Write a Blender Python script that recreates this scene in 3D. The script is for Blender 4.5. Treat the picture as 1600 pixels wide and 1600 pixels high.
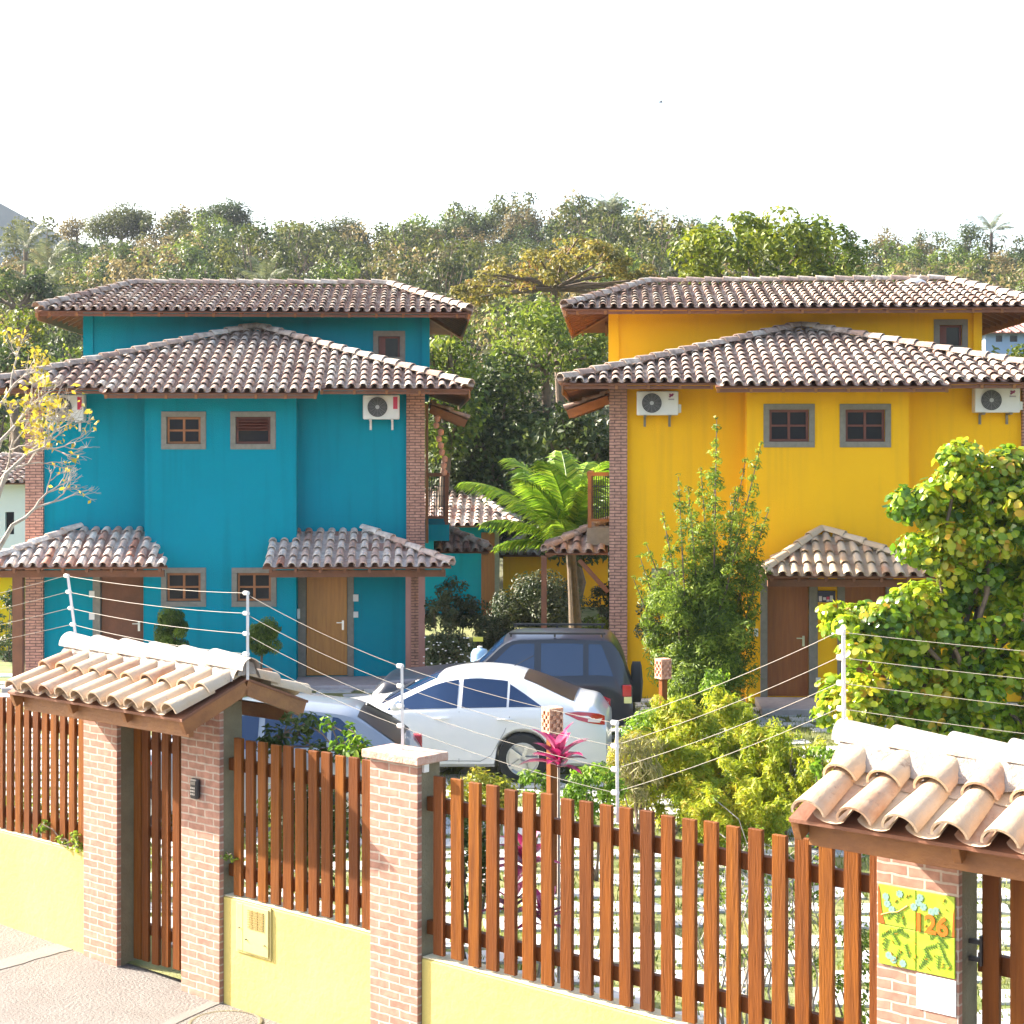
import bpy, math, random
import numpy as np
from mathutils import Vector, Matrix
R = math.radians
random.seed(7)
for o in list(bpy.data.objects): bpy.data.objects.remove(o)
SC = bpy.context.scene; COL = SC.collection

# ------------------------------------------------------------------ camera, world, sun, exposure
F, HZ, CH = 2700.0, 700.0, 4.45          # focal length in photo pixels, horizon row, camera height
cam = bpy.data.objects.new('camera', bpy.data.cameras.new('camera')); COL.objects.link(cam)
cam.location = (0, 0, CH); cam.rotation_euler = (R(90), 0, 0)
cam.data.sensor_width = 36; cam.data.lens = F/1600*36; cam.data.shift_y = -(800-HZ)/1600
cam.data.clip_start = 0.1; cam.data.clip_end = 5000
SC.camera = cam
SUN_TRAVEL = Vector((1.647, -0.672, -1.01)).normalized()
w = bpy.data.worlds.new('World'); SC.world = w; w.use_nodes = True
wn = w.node_tree.nodes; bg = wn['Background']
sky = wn.new('ShaderNodeTexSky'); sky.sky_type = 'NISHITA'; sky.sun_disc = False
sky.sun_elevation = R(29.6); sky.sun_rotation = math.atan2(-SUN_TRAVEL.x, -SUN_TRAVEL.y)
sky.air_density = 1.0; sky.dust_density = 3.5; sky.ozone_density = 0.6; sky.altitude = 0
w.node_tree.links.new(sky.outputs[0], bg.inputs[0]); bg.inputs[1].default_value = 0.125
sun = bpy.data.objects.new('sun', bpy.data.lights.new('sun', 'SUN')); COL.objects.link(sun)
sun.data.energy = 5.0; sun.data.angle = R(0.53); sun.data.color = (1.0, 0.92, 0.80)
sun.rotation_euler = SUN_TRAVEL.to_track_quat('-Z', 'Y').to_euler(); sun.location = (-20, 10, 30)
SC.view_settings.view_transform = 'Standard'; SC.view_settings.look = 'None'
SC.view_settings.exposure = 2.15; SC.view_settings.gamma = 1
SC.render.resolution_x = SC.render.resolution_y = 1024
try:
    SC.cycles.max_bounces = 7; SC.cycles.diffuse_bounces = 4; SC.cycles.transparent_max_bounces = 8
except Exception: pass

# ------------------------------------------------------------------ materials
MATS = {}
def mat(name, col, rough=0.8, var=0.0, vscale=3.0, bump=0.0, bscale=40.0, col2=None, metal=0.0, spec=0.5,
        rnd=None, rndmix=1.0, trans=0.0, stretch=None, stain=None, stainscale=1.5, stainth=0.55, coat=0.0, coord='Object', streak=None):
    if name in MATS: return MATS[name]
    m = bpy.data.materials.new(name); m.use_nodes = True; N = m.node_tree.nodes; L = m.node_tree.links
    p = N['Principled BSDF']; p.inputs['Roughness'].default_value = rough; p.inputs['Metallic'].default_value = metal
    p.inputs['Specular IOR Level'].default_value = spec; p.inputs['Coat Weight'].default_value = coat
    p.inputs['Coat Roughness'].default_value = 0.05
    tc = N.new('ShaderNodeTexCoord'); src = tc.outputs[coord]
    if stretch:
        mp = N.new('ShaderNodeMapping'); mp.inputs['Scale'].default_value = stretch; L.new(src, mp.inputs[0]); src = mp.outputs[0]
    rgb = N.new('ShaderNodeRGB'); rgb.outputs[0].default_value = (*col, 1); cur = rgb.outputs[0]
    if rnd:
        at = N.new('ShaderNodeAttribute'); at.attribute_name = 'rnd'
        cr = N.new('ShaderNodeValToRGB'); els = cr.color_ramp.elements
        while len(els) < len(rnd): els.new(0.5)
        for i, (pp, cc) in enumerate(rnd): els[i].position = pp; els[i].color = (*cc, 1)
        L.new(at.outputs['Fac'], cr.inputs[0]); cur = cr.outputs[0]
    def mix(fac, a, b, mode='MIX'):
        x = N.new('ShaderNodeMix'); x.data_type = 'RGBA'; x.blend_type = mode
        if isinstance(fac, float): x.inputs[0].default_value = fac
        else: L.new(fac, x.inputs[0])
        for s_, v in ((6, a), (7, b)):
            if isinstance(v, tuple): x.inputs[s_].default_value = (*v, 1)
            else: L.new(v, x.inputs[s_])
        return x.outputs[2]
    def noise(scale, detail=5.0, rough_=0.6):
        n = N.new('ShaderNodeTexNoise'); n.inputs['Scale'].default_value = scale; n.inputs['Detail'].default_value = detail
        n.inputs['Roughness'].default_value = rough_; L.new(src, n.inputs['Vector']); return n.outputs['Fac']
    def ramp(fac, a, b):
        r = N.new('ShaderNodeMapRange'); r.inputs[1].default_value = a; r.inputs[2].default_value = b; L.new(fac, r.inputs[0]); return r.outputs[0]
    if var:
        c2 = col2 or tuple(c*0.6 for c in col)
        f = ramp(noise(vscale), 0.35, 0.68)
        mm = N.new('ShaderNodeMath'); mm.operation = 'MULTIPLY'; L.new(f, mm.inputs[0]); mm.inputs[1].default_value = var
        cur = mix(mm.outputs[0], cur, c2)
    if stain:
        cur = mix(ramp(noise(stainscale, 8.0, 0.7), stainth, stainth+0.12), cur, stain)
    if streak:
        mp2 = N.new('ShaderNodeMapping'); mp2.inputs['Scale'].default_value = (2.6, 2.6, .16); L.new(tc.outputs[coord], mp2.inputs[0])
        n2 = N.new('ShaderNodeTexNoise'); n2.inputs['Scale'].default_value = 2.2; n2.inputs['Detail'].default_value = 6; L.new(mp2.outputs[0], n2.inputs['Vector'])
        r2 = N.new('ShaderNodeMapRange'); r2.inputs[1].default_value = .52; r2.inputs[2].default_value = .74; r2.inputs[4].default_value = .5; L.new(n2.outputs['Fac'], r2.inputs[0]); cur = mix(r2.outputs[0], cur, streak)
    L.new(cur, p.inputs['Base Color'])
    if bump:
        b = N.new('ShaderNodeBump'); b.inputs['Strength'].default_value = bump; b.inputs['Distance'].default_value = 0.02
        L.new(noise(bscale), b.inputs['Height']); L.new(b.outputs[0], p.inputs['Normal'])
    if trans:
        t = N.new('ShaderNodeBsdfTranslucent'); L.new(cur, t.inputs[0]); ms = N.new('ShaderNodeMixShader'); ms.inputs[0].default_value = trans
        L.new(p.outputs[0], ms.inputs[1]); L.new(t.outputs[0], ms.inputs[2]); L.new(ms.outputs[0], N['Material Output'].inputs[0])
    MATS[name] = m; return m

def brick_mat(name, c1, c2, mortar, bw=0.21, bh=0.062, ms=0.011, bump=0.6):
    m = bpy.data.materials.new(name); m.use_nodes = True; N = m.node_tree.nodes; L = m.node_tree.links; p = N['Principled BSDF']
    p.inputs['Roughness'].default_value = 0.9
    uv = N.new('ShaderNodeTexCoord'); n0 = N.new('ShaderNodeTexNoise'); n0.inputs['Scale'].default_value = 9; L.new(uv.outputs['Object'], n0.inputs['Vector'])
    va = N.new('ShaderNodeVectorMath'); va.operation = 'MULTIPLY_ADD'; va.inputs[1].default_value = (0.02, 0.02, 0.02)
    L.new(n0.outputs['Color'], va.inputs[0]); L.new(uv.outputs['UV'], va.inputs[2])
    b = N.new('ShaderNodeTexBrick'); L.new(va.outputs[0], b.inputs['Vector'])
    b.inputs['Scale'].default_value = 1; b.inputs['Brick Width'].default_value = bw; b.inputs['Row Height'].default_value = bh
    b.inputs['Mortar Size'].default_value = ms; b.inputs['Mortar Smooth'].default_value = 0.3; b.inputs['Bias'].default_value = -0.1
    b.inputs['Color1'].default_value = (*c1, 1); b.inputs['Color2'].default_value = (*c2, 1); b.inputs['Mortar'].default_value = (*mortar, 1)
    n = N.new('ShaderNodeTexNoise'); n.inputs['Scale'].default_value = 14; n.inputs['Detail'].default_value = 8; L.new(uv.outputs['Object'], n.inputs['Vector'])
    mr = N.new('ShaderNodeMapRange'); mr.inputs[1].default_value = .3; mr.inputs[2].default_value = .7; mr.inputs[3].default_value = .72; mr.inputs[4].default_value = 1.15; L.new(n.outputs[0], mr.inputs[0])
    x = N.new('ShaderNodeVectorMath'); x.operation = 'SCALE'; L.new(b.outputs[0], x.inputs[0]); L.new(mr.outputs[0], x.inputs['Scale'])
    L.new(x.outputs[0], p.inputs['Base Color'])
    bp = N.new('ShaderNodeBump'); bp.inputs['Strength'].default_value = bump; bp.inputs['Distance'].default_value = 0.012; bp.invert = True
    L.new(b.outputs['Fac'], bp.inputs['Height'])
    b2 = N.new('ShaderNodeBump'); b2.inputs['Strength'].default_value = .35; b2.inputs['Distance'].default_value = .01; L.new(n.outputs[0], b2.inputs['Height']); L.new(bp.outputs[0], b2.inputs['Normal'])
    L.new(b2.outputs[0], p.inputs['Normal']); MATS[name] = m; return m

def leafm(name, cols, trans=0.35, rough=0.5, spec=0.4):
    n = len(cols); return mat(name, cols[0], rough=rough, rnd=[(i/(max(1, n-1)), c) for i, c in enumerate(cols)], trans=trans, spec=spec)

# ------------------------------------------------------------------ mesh builder
class MB:
    def __init__(s): s.v = []; s.f = []; s.r = []; s.uv = True
    def add(s, vs, fs, r=None):
        n = len(s.v); s.v += [tuple(v) for v in vs]
        if r is None: r = random.random()
        for f in fs: s.f.append(tuple(i+n for i in f)); s.r.append(r)
        return s
    def box(s, x0, x1, y0, y1, z0, z1, r=None):
        vs = [(x, y, z) for z in (z0, z1) for y in (y0, y1) for x in (x0, x1)]
        return s.add(vs, [(0, 2, 3, 1), (4, 5, 7, 6), (0, 1, 5, 4), (2, 6, 7, 3), (0, 4, 6, 2), (1, 3, 7, 5)], r)
    def bar(s, p, q, wd, h, up=(0, 0, 1), r=None):
        p, q = Vector(p), Vector(q); d = (q-p).normalized(); u = Vector(up); a = d.cross(u)
        if a.length < 1e-4: a = d.cross(Vector((0, 1, 0)))
        a.normalize(); b = a.cross(d).normalized(); a *= wd/2; b *= h/2
        vs = [p-a-b, p+a-b, p+a+b, p-a+b, q-a-b, q+a-b, q+a+b, q-a+b]
        return s.add(vs, [(0, 1, 2, 3), (7, 6, 5, 4), (0, 4, 5, 1), (1, 5, 6, 2), (2, 6, 7, 3), (3, 7, 4, 0)], r)
    def tube(s, pts, rad, n=8, r=None, cap=True):
        pts = [Vector(p) for p in pts]
        if not hasattr(rad, '__len__'): rad = [rad]*len(pts)
        vs = []; fs = []; prev = None
        for i, p in enumerate(pts):
            d = (pts[min(i+1, len(pts)-1)]-pts[max(i-1, 0)]).normalized()
            if prev is None: a = d.orthogonal().normalized()
            else:
                a = prev - d*prev.dot(d)
                a = a.normalized() if a.length > 1e-5 else d.orthogonal().normalized()
            prev = a; b = d.cross(a)
            for k in range(n):
                t = 2*math.pi*k/n; vs.append(p+(a*math.cos(t)+b*math.sin(t))*rad[i])
        for i in range(len(pts)-1):
            for k in range(n):
                k2 = (k+1) % n; fs.append((i*n+k, i*n+k2, (i+1)*n+k2, (i+1)*n+k))
        if cap: fs.append(tuple(range(n-1, -1, -1))); fs.append(tuple((len(pts)-1)*n+k for k in range(n)))
        return s.add(vs, fs, r)
    def prism(s, poly, off, r=None):
        n = len(poly); off = Vector(off); vs = [Vector(p) for p in poly] + [Vector(p)+off for p in poly]
        fs = [tuple(range(n-1, -1, -1)), tuple(range(n, 2*n))] + [(i, (i+1) % n, n+(i+1) % n, n+i) for i in range(n)]
        return s.add(vs, fs, r)
    def lathe(s, prof, c=(0, 0, 0), n=16, r=None, caps=True):
        vs = []; fs = []; c = Vector(c)
        for (rr, z) in prof:
            for k in range(n): t = 2*math.pi*k/n; vs.append(c+Vector((rr*math.cos(t), rr*math.sin(t), z)))
        for i in range(len(prof)-1):
            for k in range(n): k2 = (k+1) % n; fs.append((i*n+k, i*n+k2, (i+1)*n+k2, (i+1)*n+k))
        if caps: fs.append(tuple(range(n-1, -1, -1))); fs.append(tuple((len(prof)-1)*n+k for k in range(n)))
        return s.add(vs, fs, r)
    def build(s, name, m, parent=None, smooth=False, bevel=0.0, loc=None, rotz=None, autos=None):
        me = bpy.data.meshes.new(name); me.from_pydata(s.v, [], s.f); me.materials.append(m)
        a = me.attributes.new('rnd', 'FLOAT', 'FACE'); a.data.foreach_set('value', s.r)
        uvl = me.uv_layers.new(name='UVMap'); co = s.v
        uvs = []
        for p in me.polygons:
            n = p.normal; ax = 2 if abs(n.z) > 0.8 else (0 if abs(n.x) > abs(n.y) else 1)
            for vi in p.vertices:
                x, y, z = co[vi]; uvs += ([x, y] if ax == 2 else ([y, z] if ax == 0 else [x, z]))
        uvl.data.foreach_set('uv', uvs)
        if smooth: me.polygons.foreach_set('use_smooth', [True]*len(me.polygons))
        if autos:
            me.polygons.foreach_set('use_smooth', [True]*len(me.polygons)); me.set_sharp_from_angle(angle=R(autos))
        me.update(); o = bpy.data.objects.new(name, me); COL.objects.link(o)
        if parent: o.parent = parent
        if loc is not None: o.location = loc
        if rotz is not None: o.rotation_euler = (0, 0, rotz)
        if bevel:
            b = o.modifiers.new('bevel', 'BEVEL'); b.width = bevel; b.segments = 2; b.limit_method = 'ANGLE'
        return o

def tag(o, label=None, cat=None, group=None, kind=None):
    if label: o['label'] = label
    if cat: o['category'] = cat
    if group: o['group'] = group
    if kind: o['kind'] = kind
    return o
def thing(name, label, cat, loc=(0, 0, 0), rotz=0.0, group=None):
    o = bpy.data.objects.new(name, None); o.empty_display_size = 0.2; COL.objects.link(o)
    o.location = loc; o.rotation_euler = (0, 0, rotz); return tag(o, label, cat, group)
def copy_tree(o, loc=None, rotz=None, label=None, scale=None, parent=None, group=None):
    c = o.copy(); COL.objects.link(c)
    if parent: c.parent = parent
    for ch in list(o.children): copy_tree(ch, parent=c)
    if loc is not None: c.location = loc
    if rotz is not None: c.rotation_euler = (0, 0, rotz)
    if scale is not None: c.scale = scale
    if label: c['label'] = label
    if group: c['group'] = group
    return c

# leaves: N rhombic leaves as one mesh, numpy built
def leaf_mesh(name, cen, nrm, size, aspect, m, parent=None, rnd=None, seed=0, fold=0.25, droop=None, rounded=False):
    rg = np.random.default_rng(seed); n = len(cen); cen = np.asarray(cen, float); nrm = np.asarray(nrm, float)
    nrm /= np.linalg.norm(nrm, axis=1, keepdims=True)+1e-9
    a = rg.normal(size=(n, 3))
    if droop is not None: a = a*0.6 + np.array(droop)
    a -= nrm*np.sum(a*nrm, axis=1, keepdims=True); a /= np.linalg.norm(a, axis=1, keepdims=True)+1e-9
    b = np.cross(nrm, a); sz = (size*rg.uniform(0.65, 1.35, n))[:, None]
    P0 = cen-a*sz*.5; P2 = cen+a*sz*.5; P1 = cen+b*sz*aspect*.5+nrm*sz*fold*aspect-a*sz*.05; P3 = cen-b*sz*aspect*.5+nrm*sz*fold*aspect-a*sz*.05
    if rounded:
        up = nrm*sz*fold*aspect*.7; PP = [P0]+[cen+a*sz*ca+b*sz*aspect*cb+up*(1 if cb else 0) for ca, cb in ((-.32, .36), (.08, .5), (.38, .33))]+[P2]+[cen+a*sz*ca+b*sz*aspect*cb+up for ca, cb in ((.38, -.33), (.08, -.5), (-.32, -.36))]
        tris = [(0, 1, 7), (1, 2, 7), (2, 6, 7), (2, 3, 6), (3, 5, 6), (3, 4, 5)]
    else: PP = [P0, P1, P2, P3]; tris = [(0, 1, 2), (0, 2, 3)]
    nv, nt_ = len(PP), len(tris)
    V = np.stack(PP, 1).reshape(-1, 3)
    me = bpy.data.meshes.new(name); me.vertices.add(nv*n); me.vertices.foreach_set('co', V.ravel())
    idx = np.arange(nv*n).reshape(n, nv); tri = np.stack([idx[:, list(t)] for t in tris], 1).reshape(-1)
    me.loops.add(3*nt_*n); me.loops.foreach_set('vertex_index', tri); me.polygons.add(nt_*n)
    me.polygons.foreach_set('loop_start', np.arange(0, 3*nt_*n, 3)); me.polygons.foreach_set('loop_total', np.full(nt_*n, 3))
    at = me.attributes.new('rnd', 'FLOAT', 'FACE')
    rr = rnd if rnd is not None else rg.uniform(0, 1, n)
    at.data.foreach_set('value', np.repeat(np.clip(rr, 0, 1), nt_)); me.materials.append(m); me.update(); me.validate()
    o = bpy.data.objects.new(name, me); COL.objects.link(o)
    if parent: o.parent = parent
    return o
LEAFMUL = 2.6
def clump_points(clumps, per, seed, flat=0.8, upbias=0.5, outb=1.0):
    """clumps: list of (centre, radius). Returns centres, normals, per-leaf random (clump-correlated)."""
    rg = np.random.default_rng(seed); C = []; Nn = []; Rr = []
    for c, r in clumps:
        k = max(4, int(per*LEAFMUL*(r**2)))
        d = rg.normal(size=(k, 3)); d /= np.linalg.norm(d, axis=1, keepdims=True)
        rad = r*rg.uniform(0.35, 1.05, (k, 1))**0.6
        p = d*rad*np.array([1, 1, flat])*rg.uniform(.85, 1.15, 3) + np.array(c)
        C.append(p); Nn.append(d*outb+rg.normal(size=(k, 3))*0.55+np.array([0, 0, upbias]))
        Rr.append(np.clip(rg.uniform(0, 1)*0.55+rg.normal(0.22, 0.17, k), 0, 1))
    return np.concatenate(C), np.concatenate(Nn), np.concatenate(Rr)
def crown_clumps(cx, cy, cz, rx, ry, rz, n, cr, seed, low=-0.6):
    rg = np.random.default_rng(seed); out = []
    while len(out) < n:
        d = rg.normal(size=3); d /= np.linalg.norm(d)
        if d[2] < low: continue
        k = rg.uniform(0.45, 1.0)**0.5
        out.append(((cx+d[0]*rx*k, cy+d[1]*ry*k, cz+d[2]*rz*k), cr*rg.uniform(0.6, 1.3)))
    return out
def limbs(mb, base, fork, ends, r0, seed=0, rend=0.02, n=6, wob=0.12):
    rg = random.Random(seed); base, fork = Vector(base), Vector(fork)
    mid = (base+fork)/2+Vector((rg.uniform(-1, 1), rg.uniform(-1, 1), 0))*wob
    mb.tube([base, mid, fork], [r0, r0*.85, r0*.7], 10)
    for e in ends:
        e = Vector(e); L = (e-fork).length; m1 = fork.lerp(e, .45)+Vector((rg.uniform(-1, 1), rg.uniform(-1, 1), rg.uniform(-.2, .8)))*L*.1
        mb.tube([fork, m1, e], [r0*.45, r0*.28, rend], n)

def W(px, py, Y): return Vector(((px-800)/F*Y, Y, CH-(py-HZ)/F*Y))
def GP(px, py, z=0.0): return W(px, py, (CH-z)*F/(py-HZ))

# ------------------------------------------------------------------ palette
teal = mat('teal_stucco', (0.000, 0.250, 0.350), .9, var=.5, vscale=.9, col2=(0.000, 0.215, 0.29), bump=.5, bscale=60, spec=.04, streak=(0.000, 0.165, 0.21))
yel = mat('yellow_stucco', (0.93, 0.50, 0.016), .9, var=.45, vscale=.8, col2=(0.86, 0.435, 0.016), bump=.5, bscale=60, spec=.04, streak=(.72, .38, .025))
palyel = mat('pale_yellow_paint', (0.499, 0.396, 0.103), .85, var=.7, vscale=1.6, col2=(0.473, 0.404, 0.146), bump=.3, bscale=18, stain=(0.310, 0.249, 0.120), stainscale=3.1, stainth=.62, streak=(0.361, 0.292, 0.112))
brickf = brick_mat('fence_brick', (0.390, 0.207, 0.148), (0.312, 0.156, 0.109), (0.452, 0.367, 0.296), ms=.008)
brickh = brick_mat('house_brick', (0.50, 0.27, 0.20), (0.43, 0.22, 0.16), (0.16, 0.095, 0.08), .22, .055, .010, .4)
cement = mat('cement_render', (0.15, 0.125, 0.075), .95, var=.7, vscale=6, col2=(0.21, 0.18, 0.11), bump=.6, bscale=50)
mortar = mat('roof_mortar', (0.281, 0.241, 0.213), .95, var=.8, vscale=9, col2=(0.348, 0.315, 0.281), bump=1.0, bscale=30, stain=(0.157, 0.112, 0.096), stainscale=7)
stone = mat('grey_stone_trim', (0.235, 0.215, 0.18), .9, var=.5, vscale=12, bump=.3)
tile_dark = mat('aged_clay_tile', (0.378, 0.239, 0.184), .9, rnd=[(0, (0.227, 0.124, 0.092)), (.3, (0.397, 0.259, 0.193)), (.6, (0.501, 0.392, 0.312)), (1, (0.624, 0.555, 0.459))],
                var=.8, vscale=7, col2=(0.161, 0.115, 0.092), bump=.6, bscale=30, stain=(0.568, 0.527, 0.477), stainscale=11, stainth=.58)
tile_grey = mat('grey_lichen_tile', (0.488, 0.354, 0.280), .9, rnd=[(0, (0.439, 0.177, 0.112)), (.25, (0.610, 0.425, 0.347)), (.6, (0.732, 0.637, 0.560)), (1, (0.878, 0.802, 0.717))],
                var=.7, vscale=8, col2=(0.268, 0.201, 0.168), bump=.5, bscale=30, stain=(0.756, 0.708, 0.638), stainscale=9, stainth=.6)
tile_pale = mat('pale_clay_tile', (0.442, 0.310, 0.192), .85, rnd=[(0, (0.368, 0.179, 0.096)), (.3, (0.456, 0.303, 0.179)), (.7, (0.515, 0.378, 0.243)), (1, (0.545, 0.427, 0.307))],
                var=.6, vscale=5, col2=(0.545, 0.454, 0.346), bump=.3, bscale=60, stain=(0.258, 0.165, 0.115), stainscale=13, stainth=.60)
wood_fence = mat('varnished_fence_wood', (0.1800, 0.0588, 0.0100), .55, spec=.15, rnd=[(0, (0.1215, 0.0353, 0.0070)), (.5, (0.1800, 0.0539, 0.0070)), (1, (0.2340, 0.0784, 0.0090))],
                 var=.7, vscale=3.2, col2=(0.0855, 0.0265, 0.0080), bump=.4, bscale=12, stretch=(7, 7, .5), stain=(0.0630, 0.0216, 0.0100), stainscale=2.2, stainth=.66)
wood_beam = mat('orange_beam_wood', (0.277, 0.113, 0.030), .55, var=.7, vscale=3, col2=(0.158, 0.056, 0.018), bump=.3, bscale=14, stretch=(2, 2, 3))
wood_dark = mat('dark_roof_wood', (0.20, 0.075, 0.035), .7, var=.6, vscale=4, col2=(0.11, 0.045, 0.025), bump=.3, bscale=20)
wood_door = mat('honey_door_wood', (0.50, 0.21, 0.035), .45, var=.7, vscale=3, col2=(0.36, 0.13, 0.022), stretch=(7, 7, .6), bump=.15, bscale=10)
wood_red = mat('red_brown_door_wood', (0.33, 0.105, 0.026), .5, var=.7, vscale=3, col2=(0.21, 0.06, 0.02), stretch=(7, 7, .6), bump=.15, bscale=10)
wood_win = mat('window_wood_orange', (0.36, 0.13, 0.04), .5, var=.5, vscale=8)
wood_wind = mat('window_wood_dark', (0.17, 0.045, 0.028), .5, var=.5, vscale=8)
glass = mat('dark_window_glass', (0.010, 0.012, 0.02), .12, spec=.35)
white_pl = mat('white_plastic', (0.70, 0.69, 0.66), .45, var=.4, vscale=6, col2=(0.60, 0.58, 0.54))
white_pt = mat('white_painted_metal', (0.75, 0.74, 0.72), .5, var=.4, vscale=15, col2=(0.55, 0.5, 0.46))
black_pl = mat('black_plastic', (0.02, 0.02, 0.022), .4)
dark_in = mat('dark_interior', (0.012, 0.010, 0.010), .9)
red_pl = mat('red_plastic', (0.55, 0.015, 0.02), .4)
metal = mat('brushed_metal', (0.6, 0.6, 0.6), .3, metal=1.0)
wirem = mat('steel_wire', (0.17, 0.155, 0.13), .6, metal=.3)
bark = mat('tree_bark', (0.16, 0.115, 0.08), .95, var=.8, vscale=7, col2=(0.075, 0.055, 0.04), bump=.8, bscale=25)
bark_pale = mat('pale_twig_bark', (0.42, 0.38, 0.33), .95, var=.8, vscale=9, col2=(0.25, 0.2, 0.16), bump=.6, bscale=30)
terra = mat('terracotta_clay', (0.50, 0.20, 0.11), .85, var=.9, vscale=38, col2=(0.62, 0.38, 0.28), bump=.8, bscale=60)
concrete = mat('concrete_slab', (0.50, 0.44, 0.38), .95, var=.7, vscale=4, col2=(0.62, 0.57, 0.50), bump=.4, bscale=60)

# ------------------------------------------------------------------ tiled roofs
def tile_slope(caps, chans, poly, pitch=.21, expo=.36, seg=6, rc=.078, taper=.76, thick=.012, jit=.006, extra=.05):
    """poly: planar 3-D polygon, first edge runs along the eave (left to right seen from outside)."""
    P = [Vector(p) for p in poly]; e = (P[1]-P[0]).normalized(); n = Vector((0, 0, 0))
    for i in range(len(P)): n += P[i].cross(P[(i+1) % len(P)])
    n.normalize()
    if n.z < 0: n = -n
    s = n.cross(e).normalized()
    if s.z < 0: s = -s
    O = P[0]; ab = [((p-O).dot(e), (p-O).dot(s)) for p in P]
    amin = min(a for a, b in ab); amax = max(a for a, b in ab)
    def span(a):
        hs = []
        for i in range(len(ab)):
            (a0, b0), (a1, b1) = ab[i], ab[(i+1) % len(ab)]
            if (a0-a)*(a1-a) < 0: hs.append(b0+(b1-b0)*(a-a0)/(a1-a0))
        return (min(hs), max(hs)) if len(hs) >= 2 else None
    ncol = max(1, round((amax-amin)/pitch)); pt = (amax-amin)/ncol
    def one(mb, a, b0, b1, r0, r1, lift0, lift1, concave, rv, yaw, sg):
        vs = []; fs = []; sgn = -1 if concave else 1
        for b, rr, lf, ax in ((b0, r0, lift0, a+yaw), (b1, r1, lift1, a-yaw)):
            for inner in ((0, 1) if not concave else (0,)):
                for k in range(sg+1):
                    t = math.pi*k/sg; rad = rr-inner*thick
                    vs.append(O+e*(ax+rad*math.cos(t))+s*b+n*(lf+sgn*rad*math.sin(t)*(.92 if not concave else .55)))
        m1 = sg+1; per = m1*(1 if concave else 2)
        for k in range(sg):
            fs.append((k, k+1, per+k+1, per+k))
            if not concave: fs.append((k, m1+k, m1+k+1, k+1))
        mb.add(vs, fs, rv)
    for i in range(ncol):
        for which in (0, 1):
            a = amin+pt*(i+.5 if which == 0 else i+1.0)
            if which == 1 and i == ncol-1: continue
            sp = span(a)
            if not sp or sp[1]-sp[0] < .06: continue
            b = sp[0]-extra; j = 0
            while b < sp[1]-.05:
                b1 = min(b+expo*1.18, sp[1]+.03); rv = min(1, max(0, random.gauss(.5, .28))); ja = random.uniform(-jit, jit)
                fr = (b1-b)/(expo*1.18)
                if which == 0: one(caps, a+ja, b+random.uniform(-.01, .01), b1, rc, rc*(1-(1-taper)*fr), .045+random.uniform(0, .006), .045-.028*fr, False, rv, random.uniform(-jit, jit)*1.2, seg)
                else: one(chans, a+ja, b, b1, rc*.95, rc*.9, rc*.95*.55+.018, rc*.9*.55+.008, True, rv*.8, 0, max(4, seg-2))
                b += expo; j += 1
def ridge_run(mb, p, q, r=.105, expo=.38, seg=8, lift=.04, thick=.015):
    p, q = Vector(p), Vector(q); d = (q-p); L = d.length; d.normalize(); a = d.cross(Vector((0, 0, 1))).normalized(); n = a.cross(d).normalized()
    k = max(1, round(L/expo)); st = L/k
    for i in range(k):
        b0 = i*st-.01; b1 = (i+1)*st+.05; rv = min(1, max(0, random.gauss(.62, .22))); vs = []; fs = []
        for b, rr, lf in ((b0, r, lift+.014), (b1, r*.83, lift-.01)):
            for inner in (0, 1):
                for t_ in range(seg+1):
                    t = math.pi*t_/seg; rad = rr-inner*thick; vs.append(p+d*b+a*rad*math.cos(t)+n*(lf+rad*math.sin(t)))
        m1 = seg+1; per = 2*m1
        for t_ in range(seg):
            fs.append((t_, t_+1, per+t_+1, per+t_)); fs.append((t_, m1+t_, m1+t_+1, t_+1))
        mb.add(vs, fs, rv)
def deck(mb, poly, th=.03):
    P = [Vector(p) for p in poly]; mb.prism([p-Vector((0, 0, .005)) for p in P], (0, 0, -th))
def rafters(mb, p, q, up, step=.55, ln=.9, wd=.05, h=.08, drop=.075, inset=.05, ratio=9.0):
    """rafter tails along the eave p-q running in horizontal+rise direction 'up' (unit slope vector)."""
    p, q, up = Vector(p), Vector(q), Vector(up).normalized(); L = (q-p).length; d = (q-p).normalized(); k = int(L/step)
    for i in range(k+1):
        a = p+d*(inset+(L-2*inset)*i/max(1, k))-Vector((0, 0, drop)); de = min(inset+(L-2*inset)*i/max(1, k), L-inset-(L-2*inset)*i/max(1, k)); l_ = min(ln, de*ratio*.85); 
        if l_ > .08: mb.bar(a+up*.02, a+up*l_, wd, h)

class House:
    def __init__(s, name, label, pxc, Y, rot):
        s.O = Vector(((pxc-800)/F*Y, Y, 0)); s.rot = R(rot); s.c, s.s = math.cos(s.rot), math.sin(s.rot)
        s.root = thing(name, label, 'house', s.O, s.rot)
    def x(s, px, y=0.0):
        k = (px-800)/F; return (k*(s.O.y+y*s.c)-s.O.x+y*s.s)/(s.c-k*s.s)
    def z(s, px, py, y=0.0):
        x = s.x(px, y); return CH-(py-HZ)/F*(s.O.y+x*s.s+y*s.c)
    def p(s, px, py, y): return Vector((s.x(px, y), y, s.z(px, py, y)))
    def w(s, v): return s.O+Vector((v[0]*s.c-v[1]*s.s, v[0]*s.s+v[1]*s.c, v[2]))

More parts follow.
